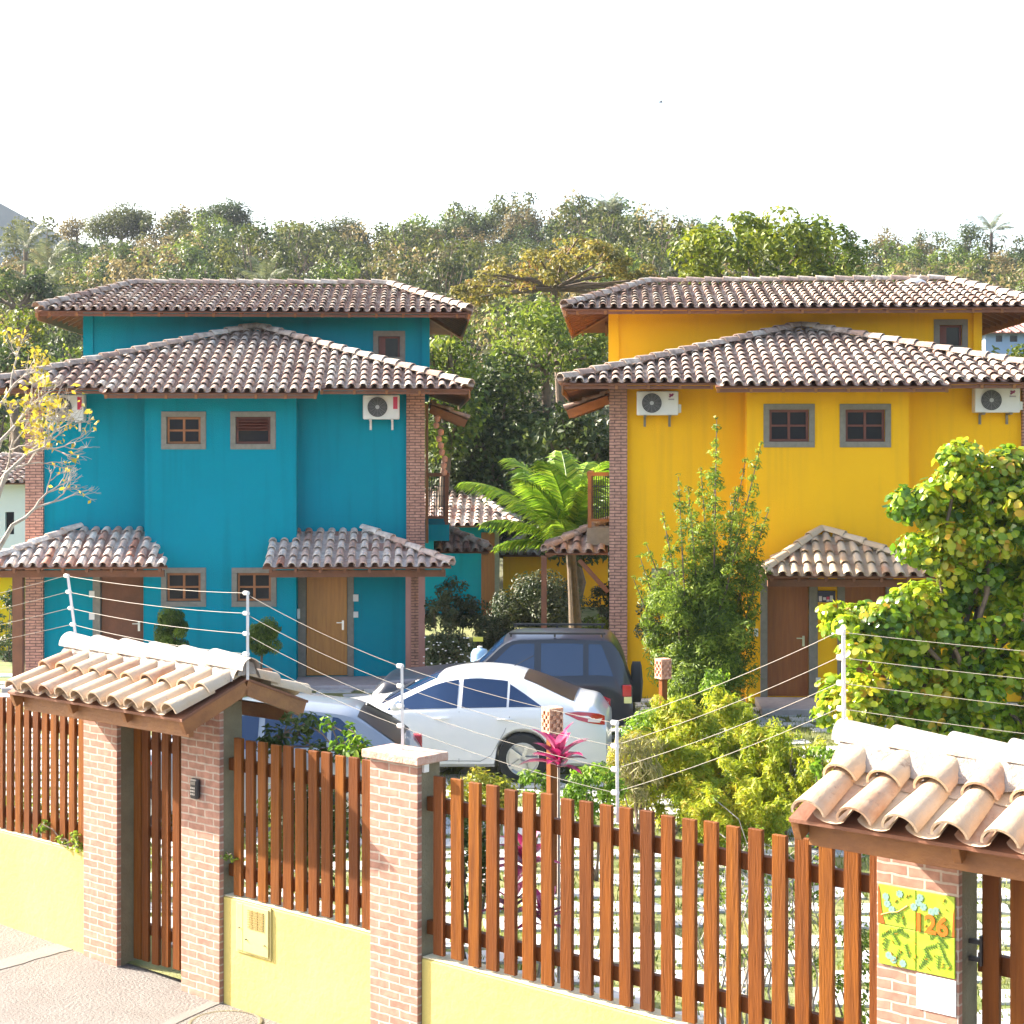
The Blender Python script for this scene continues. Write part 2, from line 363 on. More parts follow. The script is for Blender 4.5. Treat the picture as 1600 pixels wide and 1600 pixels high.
def wall_holes(mb, x0, x1, z0, z1, y, holes, dep=.16):
    xs = sorted({x0, x1, *[h for q in holes for h in q[:2]]}); zs = sorted({z0, z1, *[h for q in holes for h in q[2:]]})
    for i in range(len(xs)-1):
        for j in range(len(zs)-1):
            cx, cz = (xs[i]+xs[i+1])/2, (zs[j]+zs[j+1])/2
            if any(a < cx < b and c < cz < d for a, b, c, d in holes): continue
            mb.add([(xs[i], y, zs[j]), (xs[i+1], y, zs[j]), (xs[i+1], y, zs[j+1]), (xs[i], y, zs[j+1])], [(0, 1, 2, 3)], .5)
    for a, b, c, d in holes:
        mb.add([(a, y, c), (b, y, c), (b, y, d), (a, y, d), (a, y+dep, c), (b, y+dep, c), (b, y+dep, d), (a, y+dep, d)],
               [(0, 4, 5, 1), (1, 5, 6, 2), (2, 6, 7, 3), (3, 7, 4, 0)], .5)

def window(h, px0, px1, py0, py1, y, wood, style='cross', sur=.10, lab=None):
    """px/py: outer edge of the stone surround. returns the hole; adds window > surround, pane"""
    xm, zm = (px0+px1)/2, (py0+py1)/2
    x0, x1 = h.x(px0, y), h.x(px1, y); z1, z0 = h.z(xm, py0, y), h.z(xm, py1, y)
    a, b, c, d = x0+sur, x1-sur, z0+sur, z1-sur
    m = MB(); yy = y+.05; t = .045
    if style == 'cross':
        m.box(a+.004, b-.004, yy, yy+.05, c+.004, c+t).box(a+.004, b-.004, yy, yy+.05, d-t, d-.004).box(a+.004, a+t, yy, yy+.05, c+t, d-t).box(b-t, b-.004, yy, yy+.05, c+t, d-t)
        cx, cz = (a+b)/2, (c+d)/2
        m.box(cx-.022, cx+.022, yy+.006, yy+.044, c+t, d-t)
        m.box(a+t, cx-.022, yy+.008, yy+.042, cz-.018, cz+.018).box(cx+.022, b-t, yy+.008, yy+.042, cz-.018, cz+.018)
    elif style == 'louvre':
        m.box(a+.004, b-.004, yy, yy+.05, c+.004, c+t).box(a+.004, b-.004, yy, yy+.05, d-t, d-.004).box(a+.004, a+t, yy, yy+.05, c+t, d-t).box(b-t, b-.004, yy, yy+.05, c+t, d-t)
        for i in range(4):
            zc = d-t-.05-(d-c-2*t)*.13*i; m.bar((a+t, yy-.05, zc+.03), (b-t, yy-.05, zc+.03), .012, .10, up=(0, .9, .5))
    else:
        m.box(a+.004, b-.004, yy, yy+.05, d-t, d-.004).box(a+.004, a+t, yy, yy+.05, c+.004, d-t).box(b-t, b-.004, yy, yy+.05, c+.004, d-t)
        m.box(a+t, a+t+.1, yy+.01, yy+.04, c+.05, d-t)
    f = m.build('window', wood, h.root, bevel=.004)
    if lab: f['label'] = lab
    s = MB(); yo = y-.025
    s.box(x0, x1, yo, y+.03, z0, c).box(x0, x1, yo, y+.03, d, z1).box(x0, a, yo, y+.03, c, d).box(b, x1, yo, y+.03, c, d)
    s.build('stone_surround', stone, f, bevel=.006)
    g = MB().box(a, b, yy+.025, yy+.032, c, d); g.build('pane', glass, f)
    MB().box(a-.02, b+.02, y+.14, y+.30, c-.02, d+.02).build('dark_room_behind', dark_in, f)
    return (a-.002, b+.002, c-.002, d+.002)

def door(h, px0, px1, z0, z1, y, wood, jl=.14, jr=.14, hand=1, lab=None):
    x0, x1 = h.x(px0, y), h.x(px1, y)
    m = MB(); m.box(x0+.01, x1-.01, y+.06, y+.10, z0+.01, z1-.01)
    for i in range(1, 6):
        xx = x0+(x1-x0)*i/6; m.box(xx-.004, xx+.004, y+.055, y+.06, z0+.03, z1-.03)
    d = m.build('door', wood, h.root)
    if lab: d['label'] = lab
    hx = x1-.09 if hand > 0 else x0+.09
    hb = MB().box(hx-.02, hx+.02, y+.035, y+.055, z0+.88, z0+1.06); hb.bar((hx, y+.02, z0+1.02), (hx-.12*hand, y+.02, z0+1.02), .018, .018).bar((hx, y+.012, z0+1.02), (hx, y+.05, z0+1.02), .018, .018)
    hb.build('handle', metal, d)
    j = MB()
    if jl: j.box(x0-jl, x0, y-.03, y+.12, z0, z1)
    if jr: j.box(x1, x1+jr, y-.03, y+.12, z0, z1)
    j.box(x0-jl, x1+jr, y-.03, y+.12, z1, z1+.12); j.build('door_frame', stone, d, bevel=.005)
    return (x0, x1, z0, z1)

def ac_unit(label, h, px0, px1, py0, py1, y, red=True, group=None, fan=0.38):
    wpx = h.x(px0, y-.35); wd = h.x(px1, y-.35)-wpx; z0 = h.z(px0, py1, y-.35)+.06; z1 = h.z(px0, py0, y-.35)
    t = thing('air_conditioner', label, 'air conditioner', h.w((wpx+wd/2, y-.01, z0)), h.rot, group)
    H = z1-z0
    MB().box(-wd/2, wd/2, -.36, -.08, 0, H).build('casing', white_pl, t, bevel=.02)
    r = H*.41; cx = -wd/2+wd*fan
    g = MB(); prof = [(r, 0), (r, .012), (r*.94, .02), (r*.90, .012)]
    # fan well, facing -y
    vs = []; n = 28
    def ring(mb, r0, r1, y0, y1, rv=.5):
        v = []; f = []
        for k in range(n):
            a = 2*math.pi*k/n
            for rr, yy in ((r0, y0), (r1, y0), (r1, y1), (r0, y1)): v.append((cx+rr*math.cos(a), yy, H/2+rr*math.sin(a)))
        for k in range(n):
            k2 = (k+1) % n
            for q in range(4): f.append((k*4+q, k2*4+q, k2*4+(q+1) % 4, k*4+(q+1) % 4))
        mb.add(v, f, rv)
    ring(g, 0.001, r, -.372, -.362); g.build('fan_opening', black_pl, t)
    c = MB()
    for q in range(2, 9): ring(c, r*q/8-.006, r*q/8, -.384, -.376)
    for k in range(12):
        a = 2*math.pi*k/12; c.bar((cx+r*.15*math.cos(a), -.380, H/2+r*.15*math.sin(a)), (cx+r*math.cos(a), -.380, H/2+r*math.sin(a)), .004, .004, up=(0, 1, 0))
    c.build('fan_grille', mat('grille_grey', (.22, .21, .21), .5), t)
    ring2 = MB(); ring(ring2, 0.001, r*.2, -.392, -.385); ring2.build('fan_hub', mat('hub_grey', (.45, .45, .46), .5), t)
    if red: MB().box(wd/2-wd*.17, wd/2-wd*.05, -.366, -.36, H*.42, H*.92).build('red_label', mat('red_label', (.5, .02, .07), .5), t)
    else:
        MB().box(wd/2-wd*.24, wd/2-wd*.10, -.366, -.36, H*.62, H*.68).build('lettering', mat('label_grey', (.35, .32, .34), .5), t)
        e = MB(); e.bar((wd/2-wd*.22, -.364, H*.74), (wd/2-wd*.12, -.364, H*.88), .03, .008, up=(0, 1, 0)).bar((wd/2-wd*.22, -.366, H*.86), (wd/2-wd*.13, -.366, H*.80), .03, .008, up=(0, 1, 0)); e.build('emblem', mat('emblem_maroon', (.22, .02, .10), .5), t)
        MB().box(wd/2+.001, wd/2+.05, -.32, -.12, H*.1, H*.45).build('valve_cover', white_pl, t, bevel=.01)
    b = MB()
    for sx in (-.3, .3): b.box(sx*wd-.02, sx*wd+.02, -.38, .0, -.035, -.003).box(sx*wd-.02, sx*wd+.02, -.03, .0, -.2, -.036)
    b.build('bracket', white_pt if red else stone, t)
    return t

# ------------------------------------------------------------------ houses
def mid_and_upper(h, body, tilem, eL, eR, ze, y_eave, bay, peak, upx, up_y, up_eave, up_ridge, wall_m, up_win):
    root = h.root
    caps, ch, rt, dk, rf = MB(), MB(), MB(), MB(), MB()
    xl, xr = eL, eR; yp = peak[1]; P = Vector(peak); bx0, bx1, dy = bay
    tan = (P.z-ze)/(yp-y_eave)
    FL, FR = Vector((xl, y_eave, ze)), Vector((xr, y_eave, ze))
    bl0 = Vector((bx0, y_eave, ze)); bl1 = Vector((bx0, y_eave-dy, ze-tan*dy)); br1 = Vector((bx1, y_eave-dy, ze-tan*dy)); br0 = Vector((bx1, y_eave, ze))
    front = [FL, bl0, bl1, br1, br0, FR, P]
    tile_slope(caps, ch, front)
    for tri in ([FL, bl0, P], [bl1, br1, P], [br0, FR, P], [bl0, bl1, P], [br1, br0, P]): deck(dk, tri)
    yb = up_y+5.2
    for sx, E in ((-1, FL), (1, FR)):
        wx = upx[0] if sx < 0 else upx[1]; sl = (P.z-ze)/abs(P.x-E.x); zw = ze+sl*abs(wx-E.x)
        side = [Vector((E.x, yb, ze)), E, P, Vector((wx, up_y, zw)), Vector((wx, yb, zw))]
        if sx > 0: side = [E, Vector((E.x, yb, ze)), Vector((wx, yb, zw)), Vector((wx, up_y, zw)), P]
        tile_slope(caps, ch, side)
        deck(dk, [Vector((E.x, yb, ze)), E, P, Vector((wx, yb, zw))])
        rafters(rf, (E.x-.0*sx, y_eave+.3, ze), (E.x, yb, ze), (-sx*1.0, 0, sl), ln=1.0, ratio=.9)
        rf.box(min(E.x, E.x-sx*.03), max(E.x, E.x-sx*.03), y_eave+.02, yb, ze-.18, ze-.035)
        ridge_run(rt, E+Vector((0, 0, .03)), P+Vector((0, 0, .05)))
    rafters(rf, bl1, br1, (0, 1, tan), step=.5, ln=.8)
    dk.box(bl1.x+.02, br1.x-.02, bl1.y+.03, bl1.y+.055, bl1.z-.10, bl1.z-.04)
    dk.box(xl+.04, bx0-.03, y_eave+.04, y_eave+.065, ze-.10, ze-.045).box(bx1+.03, xr-.04, y_eave+.04, y_eave+.065, ze-.10, ze-.045)
    rafters(rf, FL+Vector((.9, 0, 0)), bl0, (0, 1, tan), step=.5, ln=.8); rafters(rf, br0, FR-Vector((.9, 0, 0)), (0, 1, tan), step=.5, ln=.8)
    r1 = caps.build('roof', tilem, root, autos=60); ch.build('channel_tiles', tilem, r1, autos=60); rt.build('hip_tiles', tilem, r1, autos=60)
    dk.build('roof_boards', wood_dark, r1); rf.build('roof_framing', wood_beam, r1)
    # upper storey
    zt = up_eave[2]+.12; zb = ze
    m = MB(); x0, x1 = upx
    hole = []
    if up_win: hole.append(window(h, *up_win, up_y, wood_wind, 'open', sur=.11))
    wall_holes(m, x0, x1, zb, zt, up_y, hole)
    yk = up_y+5.0
    m.add([(x0, up_y, zb), (x0, yk, zb), (x0, yk, zt), (x0, up_y, zt)], [(0, 3, 2, 1)], .5).add([(x1, up_y, zb), (x1, yk, zb), (x1, yk, zt), (x1, up_y, zt)], [(0, 1, 2, 3)], .5)
    m.add([(x0, yk, zb), (x1, yk, zb), (x1, yk, zt), (x0, yk, zt)], [(0, 3, 2, 1)], .5)
    m.box(x0-.004, x0+.20, up_y-.06, up_y-.002, zb, zt-.03).box(x1-.16, x1+.004, up_y-.06, up_y-.002, zb, zt-.03)
    m.build('upper_wall', wall_m, root)
    caps, ch, rt, dk, rf = MB(), MB(), MB(), MB(), MB()
    ex0, ex1, ez, ey = up_eave; rx0, rx1, rz, ry = up_ridge; ey2 = 2*ry-ey
    A, B, C_, D = Vector((ex0, ey, ez)), Vector((ex1, ey, ez)), Vector((ex1, ey2, ez)), Vector((ex0, ey2, ez)); U, V = Vector((rx0, ry, rz)), Vector((rx1, ry, rz))
    for poly in ([A, B, V, U], [B, C_, V], [C_, D, U, V], [D, A, U]):
        tile_slope(caps, ch, poly); deck(dk, poly)
    for p_, q_ in ((A, U), (B, V), (C_, V), (D, U), (U, V)): ridge_run(rt, p_+Vector((0, 0, .03)), q_+Vector((0, 0, .05)))
    sl = (rz-ez)/(rx0-ex0); fl = (rz-ez)/(ry-ey)
    ra = (rx0-ex0)/(ry-ey); rafters(rf, A, D, (1, 0, sl), ln=1.1, inset=.25, ratio=ra); rafters(rf, B, C_, (-1, 0, sl), ln=1.1, inset=.25, ratio=ra)
    rafters(rf, A, B, (0, 1, fl), ln=.9, inset=.25, ratio=1/ra); rafters(rf, D, C_, (0, -1, fl), ln=.9, inset=.25, ratio=1/ra)
    rf.box(ex0, ex0+.03, ey+.02, ey2-.02, ez-.19, ez-.035).box(ex1-.03, ex1, ey+.02, ey2-.02, ez-.19, ez-.035)
    dk.box(ex0+.04, ex1-.04, ey+.04, ey+.065, ez-.10, ez-.045)
    for a_, b_ in ((A, U), (B, V), (D, U), (C_, V)): rf.bar(a_-Vector((0, 0, .09)), a_.lerp(b_, .7)-Vector((0, 0, .09)), .07, .10)
    r2 = caps.build('upper_roof', tilem, root, autos=60); ch.build('channel_tiles', tilem, r2, autos=60); rt.build('hip_tiles', tilem, r2, autos=60)
    dk.build('roof_boards', wood_dark, r2); rf.build('roof_framing', wood_beam, r2)

def porch_roof(h, x0, x1, y0, ze, apexx, apexy, za, hipL=True, hipR=True, tilem=tile_grey, post=None, topx=None, pitch=.215):
    """lean-to porch roof against wall plane y=apexy; hips at either side"""
    caps, ch, rt, dk, rf = MB(), MB(), MB(), MB(), MB()
    A, B = Vector((x0, y0, ze)), Vector((x1, y0, ze)); tl = Vector((topx[0], apexy, za)); tr = Vector((topx[1], apexy, za))
    front = [A, B, tr, tl] if (tr-tl).length > .05 else [A, B, tl]
    tile_slope(caps, ch, front, pitch=pitch); deck(dk, front)
    if hipL:
        s = [Vector((x0, apexy, ze)), A, tl]; tile_slope(caps, ch, s, pitch=pitch); deck(dk, s); ridge_run(rt, A+Vector((0, 0, .03)), tl+Vector((0, 0, .05)), r=.09)
    if hipR:
        s = [B, Vector((x1, apexy, ze)), tr]; tile_slope(caps, ch, s, pitch=pitch); deck(dk, s); ridge_run(rt, B+Vector((0, 0, .03)), tr+Vector((0, 0, .05)), r=.09)
    t = (za-ze)/(apexy-y0)
    rafters(rf, A+Vector((.1, 0, 0)), B-Vector((.1, 0, 0)), (0, 1, t), step=.42, ln=.7)
    rf.box(x0+.1, x1-.1, y0+.22, y0+.32, ze-.2, ze-.075)
    r = caps.build('porch_roof', tilem, h.root, autos=60); ch.build('channel_tiles', tilem, r, autos=60)
    if rt.v: rt.build('hip_tiles', tilem, r, autos=60)
    dk.build('roof_boards', wood_dark, r); rf.build('roof_framing', wood_dark, r)
    return r

# ---- blue house
B = House('blue_house', 'teal blue two-storey house with tiled hip roofs and a honey coloured door', 351, 32.9, 3.0)
xl, xr = B.x(40), B.x(663); yb = -.5; zf = .09
zt = 5.65
bx0, bx1 = B.x(226, yb), B.x(463, yb)
holes = [window(B, 252, 322, 643, 702, yb, wood_win), window(B, 360, 431, 643, 702, yb, wood_wind, 'louvre'), window(B, 252, 322, 887, 948, yb, wood_win), window(B, 362, 432, 887, 948, yb, wood_win)]
m = MB(); wall_holes(m, bx0, bx1, 0, zt-.1, yb, holes)
m.add([(bx0, yb, 0), (bx0, 0, 0), (bx0, 0, zt), (bx0, yb, zt)], [(0, 3, 2, 1)], .5).add([(bx1, yb, 0), (bx1, 0, 0), (bx1, 0, zt), (bx1, yb, zt)], [(0, 1, 2, 3)], .5)
dz1 = B.z(510, 893, 0)+.1
hr = door(B, 478, 543, zf, dz1, 0, wood_door, .15, .12, 1, 'honey brown wooden door at the right side of the blue facade')
hl = door(B, 157, 224, zf, dz1, 0, wood_dark, .14, 0, 1, 'dark open doorway under the left porch')
wall_holes(m, xl, bx0, 0, zt, 0, [hl]); wall_holes(m, bx1, xr, 0, zt, 0, [hr])
m.add([(xl, 0, 0), (xl, 8, 0), (xl, 8, zt), (xl, 0, zt)], [(0, 3, 2, 1)], .5).add([(xr, 0, 0), (xr, 8, 0), (xr, 8, zt), (xr, 0, zt)], [(0, 1, 2, 3)], .5)
m.add([(xl, 8, 0), (xr, 8, 0), (xr, 8, zt), (xl, 8, zt)], [(0, 3, 2, 1)], .5)
m.build('wall', teal, B.root)
for a, b in ((B.x(40, -.06), B.x(68, -.06)), (B.x(635, -.06), B.x(663, -.06)+.01)):
    MB().box(a, b, -.10, .25, 0, 5.6).build('brick_column', brickh, B.root)
ye = -1.0; eL, eR = B.x(-33, ye), B.x(735, ye); ze = B.z(400, 607, ye)
peak = B.p(400, 517, 3.1); uy = 3.25
mid_and_upper(B, None, tile_dark, eL, eR, ze, ye, (B.x(165, ye), B.x(498, ye), .28), peak, (B.x(131, uy), B.x(671, uy)), uy,
              (B.x(57, uy-.85), B.x(733, uy-.85), B.z(400, 487, uy-.85), uy-.85), (B.x(212, uy+2.4), B.x(607, uy+2.4), B.z(400, 449, uy+2.4), uy+2.4), teal, (583, 633, 517, 566))
yw = -.02; py0 = -1.5
porch_roof(B, B.x(410, py0), B.x(705, py0), py0, B.z(550, 886, py0), 0, yw, B.z(565, 832, yw), False, True, tile_grey, topx=(B.x(432, yw), B.x(568, yw)))
porch_roof(B, B.x(-30, py0), B.x(262, py0), py0, B.z(150, 886, py0), 0, yw, B.z(120, 830, yw), True, False, tile_pale if False else tile_grey, topx=(B.x(125, yw), B.x(225, yw)))
pp = MB()
xq = B.x(659, -1.2); pp.box(xq-.06, xq+.06, -1.25, -1.13, 0, 2.25).box(B.x(638, -1.2)-.05, B.x(638, -1.2)+.05, -1.25, -1.13, 0, 2.25)
pp.build('porch_post', mat('pinkish_wood', (.30, .14, .11), .7, var=.5), B.root)
xq = B.x(28, -1.2); MB().box(xq-.09, xq+.09, -1.25, -1.05, 0, 2.25).build('porch_post', wood_dark, B.root)
MB().box(B.x(455, -1.3), xr+.15, -1.3, -.01, -.02, zf).build('porch_step', mat('lavender_stone', (.42, .37, .38), .8, var=.5, vscale=8), B.root, bevel=.02)
MB().box(xl-.15, B.x(225, -1.3), -1.3, -.01, -.02, zf).build('porch_step', MATS['lavender_stone'], B.root, bevel=.02)
sw = MB()
for px, py, ww, hh in ((556, 934, .1, .13), (556, 960, .09, .11), (464.5, 957, .05, .18)): 
    if px > 500: sw.box(B.x(px)-ww/2, B.x(px)+ww/2, -.05, -.002, B.z(px, py)-hh/2, B.z(px, py)+hh/2)
    else: sw.box(bx1+.002, bx1+.05, -.30, -.18, B.z(px, py)-hh/2, B.z(px, py)+hh/2)
for px, py in ((144, 928), (144, 963)): sw.box(B.x(px)-.05, B.x(px)+.05, -.04, -.002, B.z(px, py)-.06, B.z(px, py)+.06)
sw.build('wall_switches', white_pl, B.root)
ac_unit('white air conditioner with red label under the right eave of the blue house', B, 567, 624, 617, 660, 0, True, None, .40)
ac_unit('white air conditioner with red label behind the bare branches, left end of the blue house', B, 73, 131, 617, 662, 0, True, None, .40)
# balconies and side roofs
def balcony(h, side, xw, y0, y1, z0, out, slab_m):
    s = side; xa, xb = sorted((xw+s*.003, xw+s*out))
    b = MB().box(xa, xb, y0, y1, z0-.32, z0).build('balcony', slab_m, h.root)
    r = MB(); xo = xw+s*(out-.05); 
    for yy in (y0+.05, (y0+y1)/2, y1-.05): r.box(xo-.035, xo+.035, yy-.035, yy+.035, z0, z0+1.0)
    r.box(min(xw+s*.02, xo), max(xw+s*.02, xo), y0+.02, y0+.08, z0+.96, z0+1.03).box(xo-.05, xo+.05, y0+.09, y1, z0+.96, z0+1.03)
    r.box(min(xw+s*.02, xo), max(xw+s*.02, xo), y0+.03, y0+.07, z0+.12, z0+.17)
    r.build('railing', wood_beam if s < 0 else wood_dark, b)
    g = MB()
    for k in range(1, 9): xx = xw+(xo-xw)*k/9; g.box(xx-.008, xx+.008, y0+.042, y0+.058, z0+.17, z0+.96)
    for k in range(1, 22): yy = y0+.1+(y1-y0-.15)*k/22; g.box(xo-.008, xo+.008, yy-.008, yy+.008, z0+.10, z0+.96)
    for k in (1, 2, 3): zz = z0+.17+.2*k; g.box(min(xw+s*.02, xo), max(xw+s*.02, xo), y0+.045, y0+.055, zz-.008, zz+.008)
    g.build('balusters', black_pl, b)
    return b
yB = 1.2
balcony(B, 1, xr, yB, yB+3, B.z(685, 820, yB), B.x(702, yB)-xr, teal)
def lean(h, name, x_out, x_in, y0, y1, zo, zi, tilem=tile_dark, hipfront=True):
    caps, ch, rt, dk, rf = MB(), MB(), MB(), MB(), MB(); s = 1 if x_out > x_in else -1
    dxx = abs(x_out-x_in)
    O_, I_ = Vector((x_out, y0, zo)), Vector((x_in, y0+dxx if hipfront else y0, zi)); Ob, Ib = Vector((x_out, y1, zo)), Vector((x_in, y1, zi))
    poly = [O_, Ob, Ib, I_] if s > 0 else [Ob, O_, I_, Ib]
    tile_slope(caps, ch, poly); deck(dk, poly)
    if hipfront:
        fr = [Vector((x_in, y0, zo)), O_, I_] if s > 0 else [O_, Vector((x_in, y0, zo)), I_]
        tile_slope(caps, ch, fr); deck(dk, fr); ridge_run(rt, O_+Vector((0, 0, .03)), I_+Vector((0, 0, .05)), r=.09)
    else:
        rf.bar(O_-Vector((0, 0, .09)), I_-Vector((0, 0, .09)), .06, .16)
    r = caps.build(name, tilem, h.root, autos=60); ch.build('channel_tiles', tilem, r, autos=60)
    if rt.v: rt.build('hip_tiles', tilem, r, autos=60)
    dk.build('roof_boards', wood_dark, r)
    if rf.v: rf.build('barge_board', wood_beam, r)
    for k in range(int((y1-y0)/.6)+1):
        a_ = Vector((x_out, y0+.15+.6*k, zo-.075)); u_ = Vector((-s, 0, (zi-zo)/dxx)).normalized(); q_ = MB(); q_.bar(a_+u_*.02, a_+u_*dxx*(.9 if k or not hipfront else .3), .05, .08); q_.build('rafter', wood_beam, r)
lean(B, 'side_roof', B.x(728, 1.4), B.x(672, 1.4), 1.4, 5, B.z(728, 655, 1.4), B.z(672, 632, 1.4), hipfront=False)
lean(B, 'side_porch_roof', B.x(764, 3.2), B.x(678, 3.2), 3.2, 6, B.z(764, 862, 3.2), B.z(678, 826, 3.2))
MB().box(xr+.02, xr+.08, .5, .62, 2.6, 5.3).build('balcony_post', wood_beam, B.root)
hang = MB()
for k in range(9): hang.lathe([(.01, 0), (.05, .02), (.06, .10), (.02, .13)], (xr+.25+random.uniform(-.05, .05)+.02*k, .35, 4.95-.13*k), 8)
tag(hang.build('wind_chime', terra, None, loc=B.O, rotz=B.rot), 'orange clay mobile hanging beside the right brick column of the blue house', 'wind chime')

# ---- yellow house
Yh = House('yellow_house', 'yellow two-storey house with tiled hip roofs and one tiled porch', 1293, 30.5, -3.3)
xl, xr = Yh.x(953), Yh.x(1635); zf = .12
bx0, bx1 = Yh.x(1167, yb), Yh.x(1420, yb)
holes = [window(Yh, 1193, 1273, 631, 699, yb, wood_wind), window(Yh, 1312, 1392, 631, 699, yb, wood_wind)]
dz1 = zf+2.12
h1 = door(Yh, 1199, 1264, zf, dz1, yb, wood_red, .12, .15, 1, 'red brown wooden door beside the small plaque'); h2 = door(Yh, 1320, 1384, zf, dz1, yb, wood_red, .13, .13, 1, 'red brown door behind the broadleaf tree')
m = MB(); wall_holes(m, bx0, bx1, 0, zt-.1, yb, holes+[h1, h2])
m.add([(bx0, yb, 0), (bx0, 0, 0), (bx0, 0, zt), (bx0, yb, zt)], [(0, 3, 2, 1)], .5).add([(bx1, yb, 0), (bx1, 0, 0), (bx1, 0, zt), (bx1, yb, zt)], [(0, 1, 2, 3)], .5)
wl = window(Yh, 1018, 1062, 888, 946, 0, wood_wind)
wall_holes(m, xl, bx0, 0, zt, 0, [wl]); wall_holes(m, bx1, xr, 0, zt, 0, [])
m.add([(xl, 0, 0), (xl, 8, 0), (xl, 8, zt), (xl, 0, zt)], [(0, 3, 2, 1)], .5).add([(xr, 0, 0), (xr, 8, 0), (xr, 8, zt), (xr, 0, zt)], [(0, 1, 2, 3)], .5)
m.add([(xl, 8, 0), (xr, 8, 0), (xr, 8, zt), (xl, 8, zt)], [(0, 3, 2, 1)], .5)
m.build('wall', yel, Yh.root)
MB().box(Yh.x(953, -.06)-.01, Yh.x(980, -.06), -.10, .25, 0, 5.6).build('brick_column', brickh, Yh.root)
MB().box(Yh.x(1597, -.06), Yh.x(1636, -.06), -.10, .25, 0, 5.6).build('brick_column', brickh, Yh.root)
eL, eR = Yh.x(877, ye), Yh.x(1725, ye); ze = Yh.z(1250, 598, ye); peak = Yh.p(1252, 516, 3.3); uy = 3.4
mid_and_upper(Yh, None, tile_dark, eL, eR, ze, ye, (Yh.x(1117, ye), Yh.x(1480, ye), .25), peak, (Yh.x(951, uy), Yh.x(1533, uy)), uy,
              (Yh.x(882, uy-.85), Yh.x(1632, uy-.85), Yh.z(1250, 481, uy-.85), uy-.85), (Yh.x(1015, uy+2.4), Yh.x(1480, uy+2.4), Yh.z(1250, 445, uy+2.4), uy+2.4), yel, (1459, 1512, 499, 549))
porch_roof(Yh, Yh.x(1192, -1.8), Yh.x(1478, -1.8), -1.8, Yh.z(1330, 900, -1.8), 0, yb-.02, Yh.z(1285, 835, yb), True, True, tile_pale, topx=(Yh.x(1283, yb), Yh.x(1287, yb)))
MB().box(Yh.x(1190, -1.9), Yh.x(1420, -1.9), -1.9, yb-.01, -.02, zf).build('porch_step', MATS['lavender_stone'], Yh.root, bevel=.02)
q = Yh.x(1440, -1.6); MB().box(q-.06, q+.06, -1.66, -1.54, 0, 2.25).build('porch_post', wood_dark, Yh.root)
sw = MB()
for px, py, ww, hh in ((1294, 978, .12, .2), (1181, 988, .07, .13), (1278, 1062, .08, .08)): sw.box(Yh.x(px, yb)-ww/2, Yh.x(px, yb)+ww/2, yb-.05, yb-.002, Yh.z(px, py, yb)-hh/2, Yh.z(px, py, yb)+hh/2)
sw.build('wall_switches', white_pl, Yh.root)
pl = thing('door_plaque', 'small dark framed picture plaque on the yellow wall between the two porch doors', 'plaque', Yh.w((Yh.x(1291, yb), yb-.03, Yh.z(1291, 932, yb))), Yh.rot)
MB().box(-.15, .15, -.01, .02, -.1, .1).build('plaque_board', mat('plaque_dark', (.03, .03, .07), .5), pl, bevel=.004)
a = MB(); [a.box(x_, x_+.05, -.016, -.011, z_, z_+s_) for x_, z_, s_ in ((-.13, -.08, .09), (-.06, -.06, .05), (.06, -.08, .10), (.0, -.085, .04))]; a.build('picture', mat('plaque_white', (.6, .55, .6), .5), pl)
MB().box(.0, .05, -.019, -.0165, -.05, .0).build('picture_dot', mat('plaque_pink', (.6, .05, .15), .5), pl)
ac_unit('white air conditioner on the left part of the yellow facade', Yh, 995, 1060, 611, 654, 0, False, None, .36)
ac_unit('white air conditioner at the right edge of the yellow facade, above the broadleaf tree', Yh, 1523, 1594, 606, 650, 0, False, None, .36)
balcony(Yh, -1, xl, yB, yB+3, Yh.z(935, 825, yB), xl-Yh.x(917, yB), stone)
lean(Yh, 'side_roof', Yh.x(887, 1.2), Yh.x(951, 1.2), 1.2, 5, Yh.z(887, 640, 1.2), Yh.z(951, 617, 1.2), hipfront=False)
lean(Yh, 'side_porch_roof', Yh.x(852, 1.0), Yh.x(950, 1.0), 1.0, 4, Yh.z(852, 864, 1.0), Yh.z(950, 824, 1.0))
b = MB(); b.bar(Yh.p(905, 875, 1.1), Yh.p(950, 925, 1.1), .08, .08); b.build('roof_brace', wood_dark, Yh.root)
b = MB(); b.bar(Yh.p(850, 868, 1.1), (Yh.x(850, 1.1), 1.1, 0), .1, .1); b.build('side_post', wood_dark, Yh.root)
dome = thing('roof_ornament', 'white satellite dish lying on the yellow house upper roof ridge', 'dish', Yh.w(Yh.p(1430, 446, uy+2.2)), 0)
MB().lathe([(.24, 0), (.22, .08), (.12, .13), (.02, .15)], (0, 0, 0), 14).build('dish', white_pt, dome, smooth=True)
MB().tube([(0, 0, .1), (.12, 0, .22)], .015, 6).build('arm', white_pt, dome)

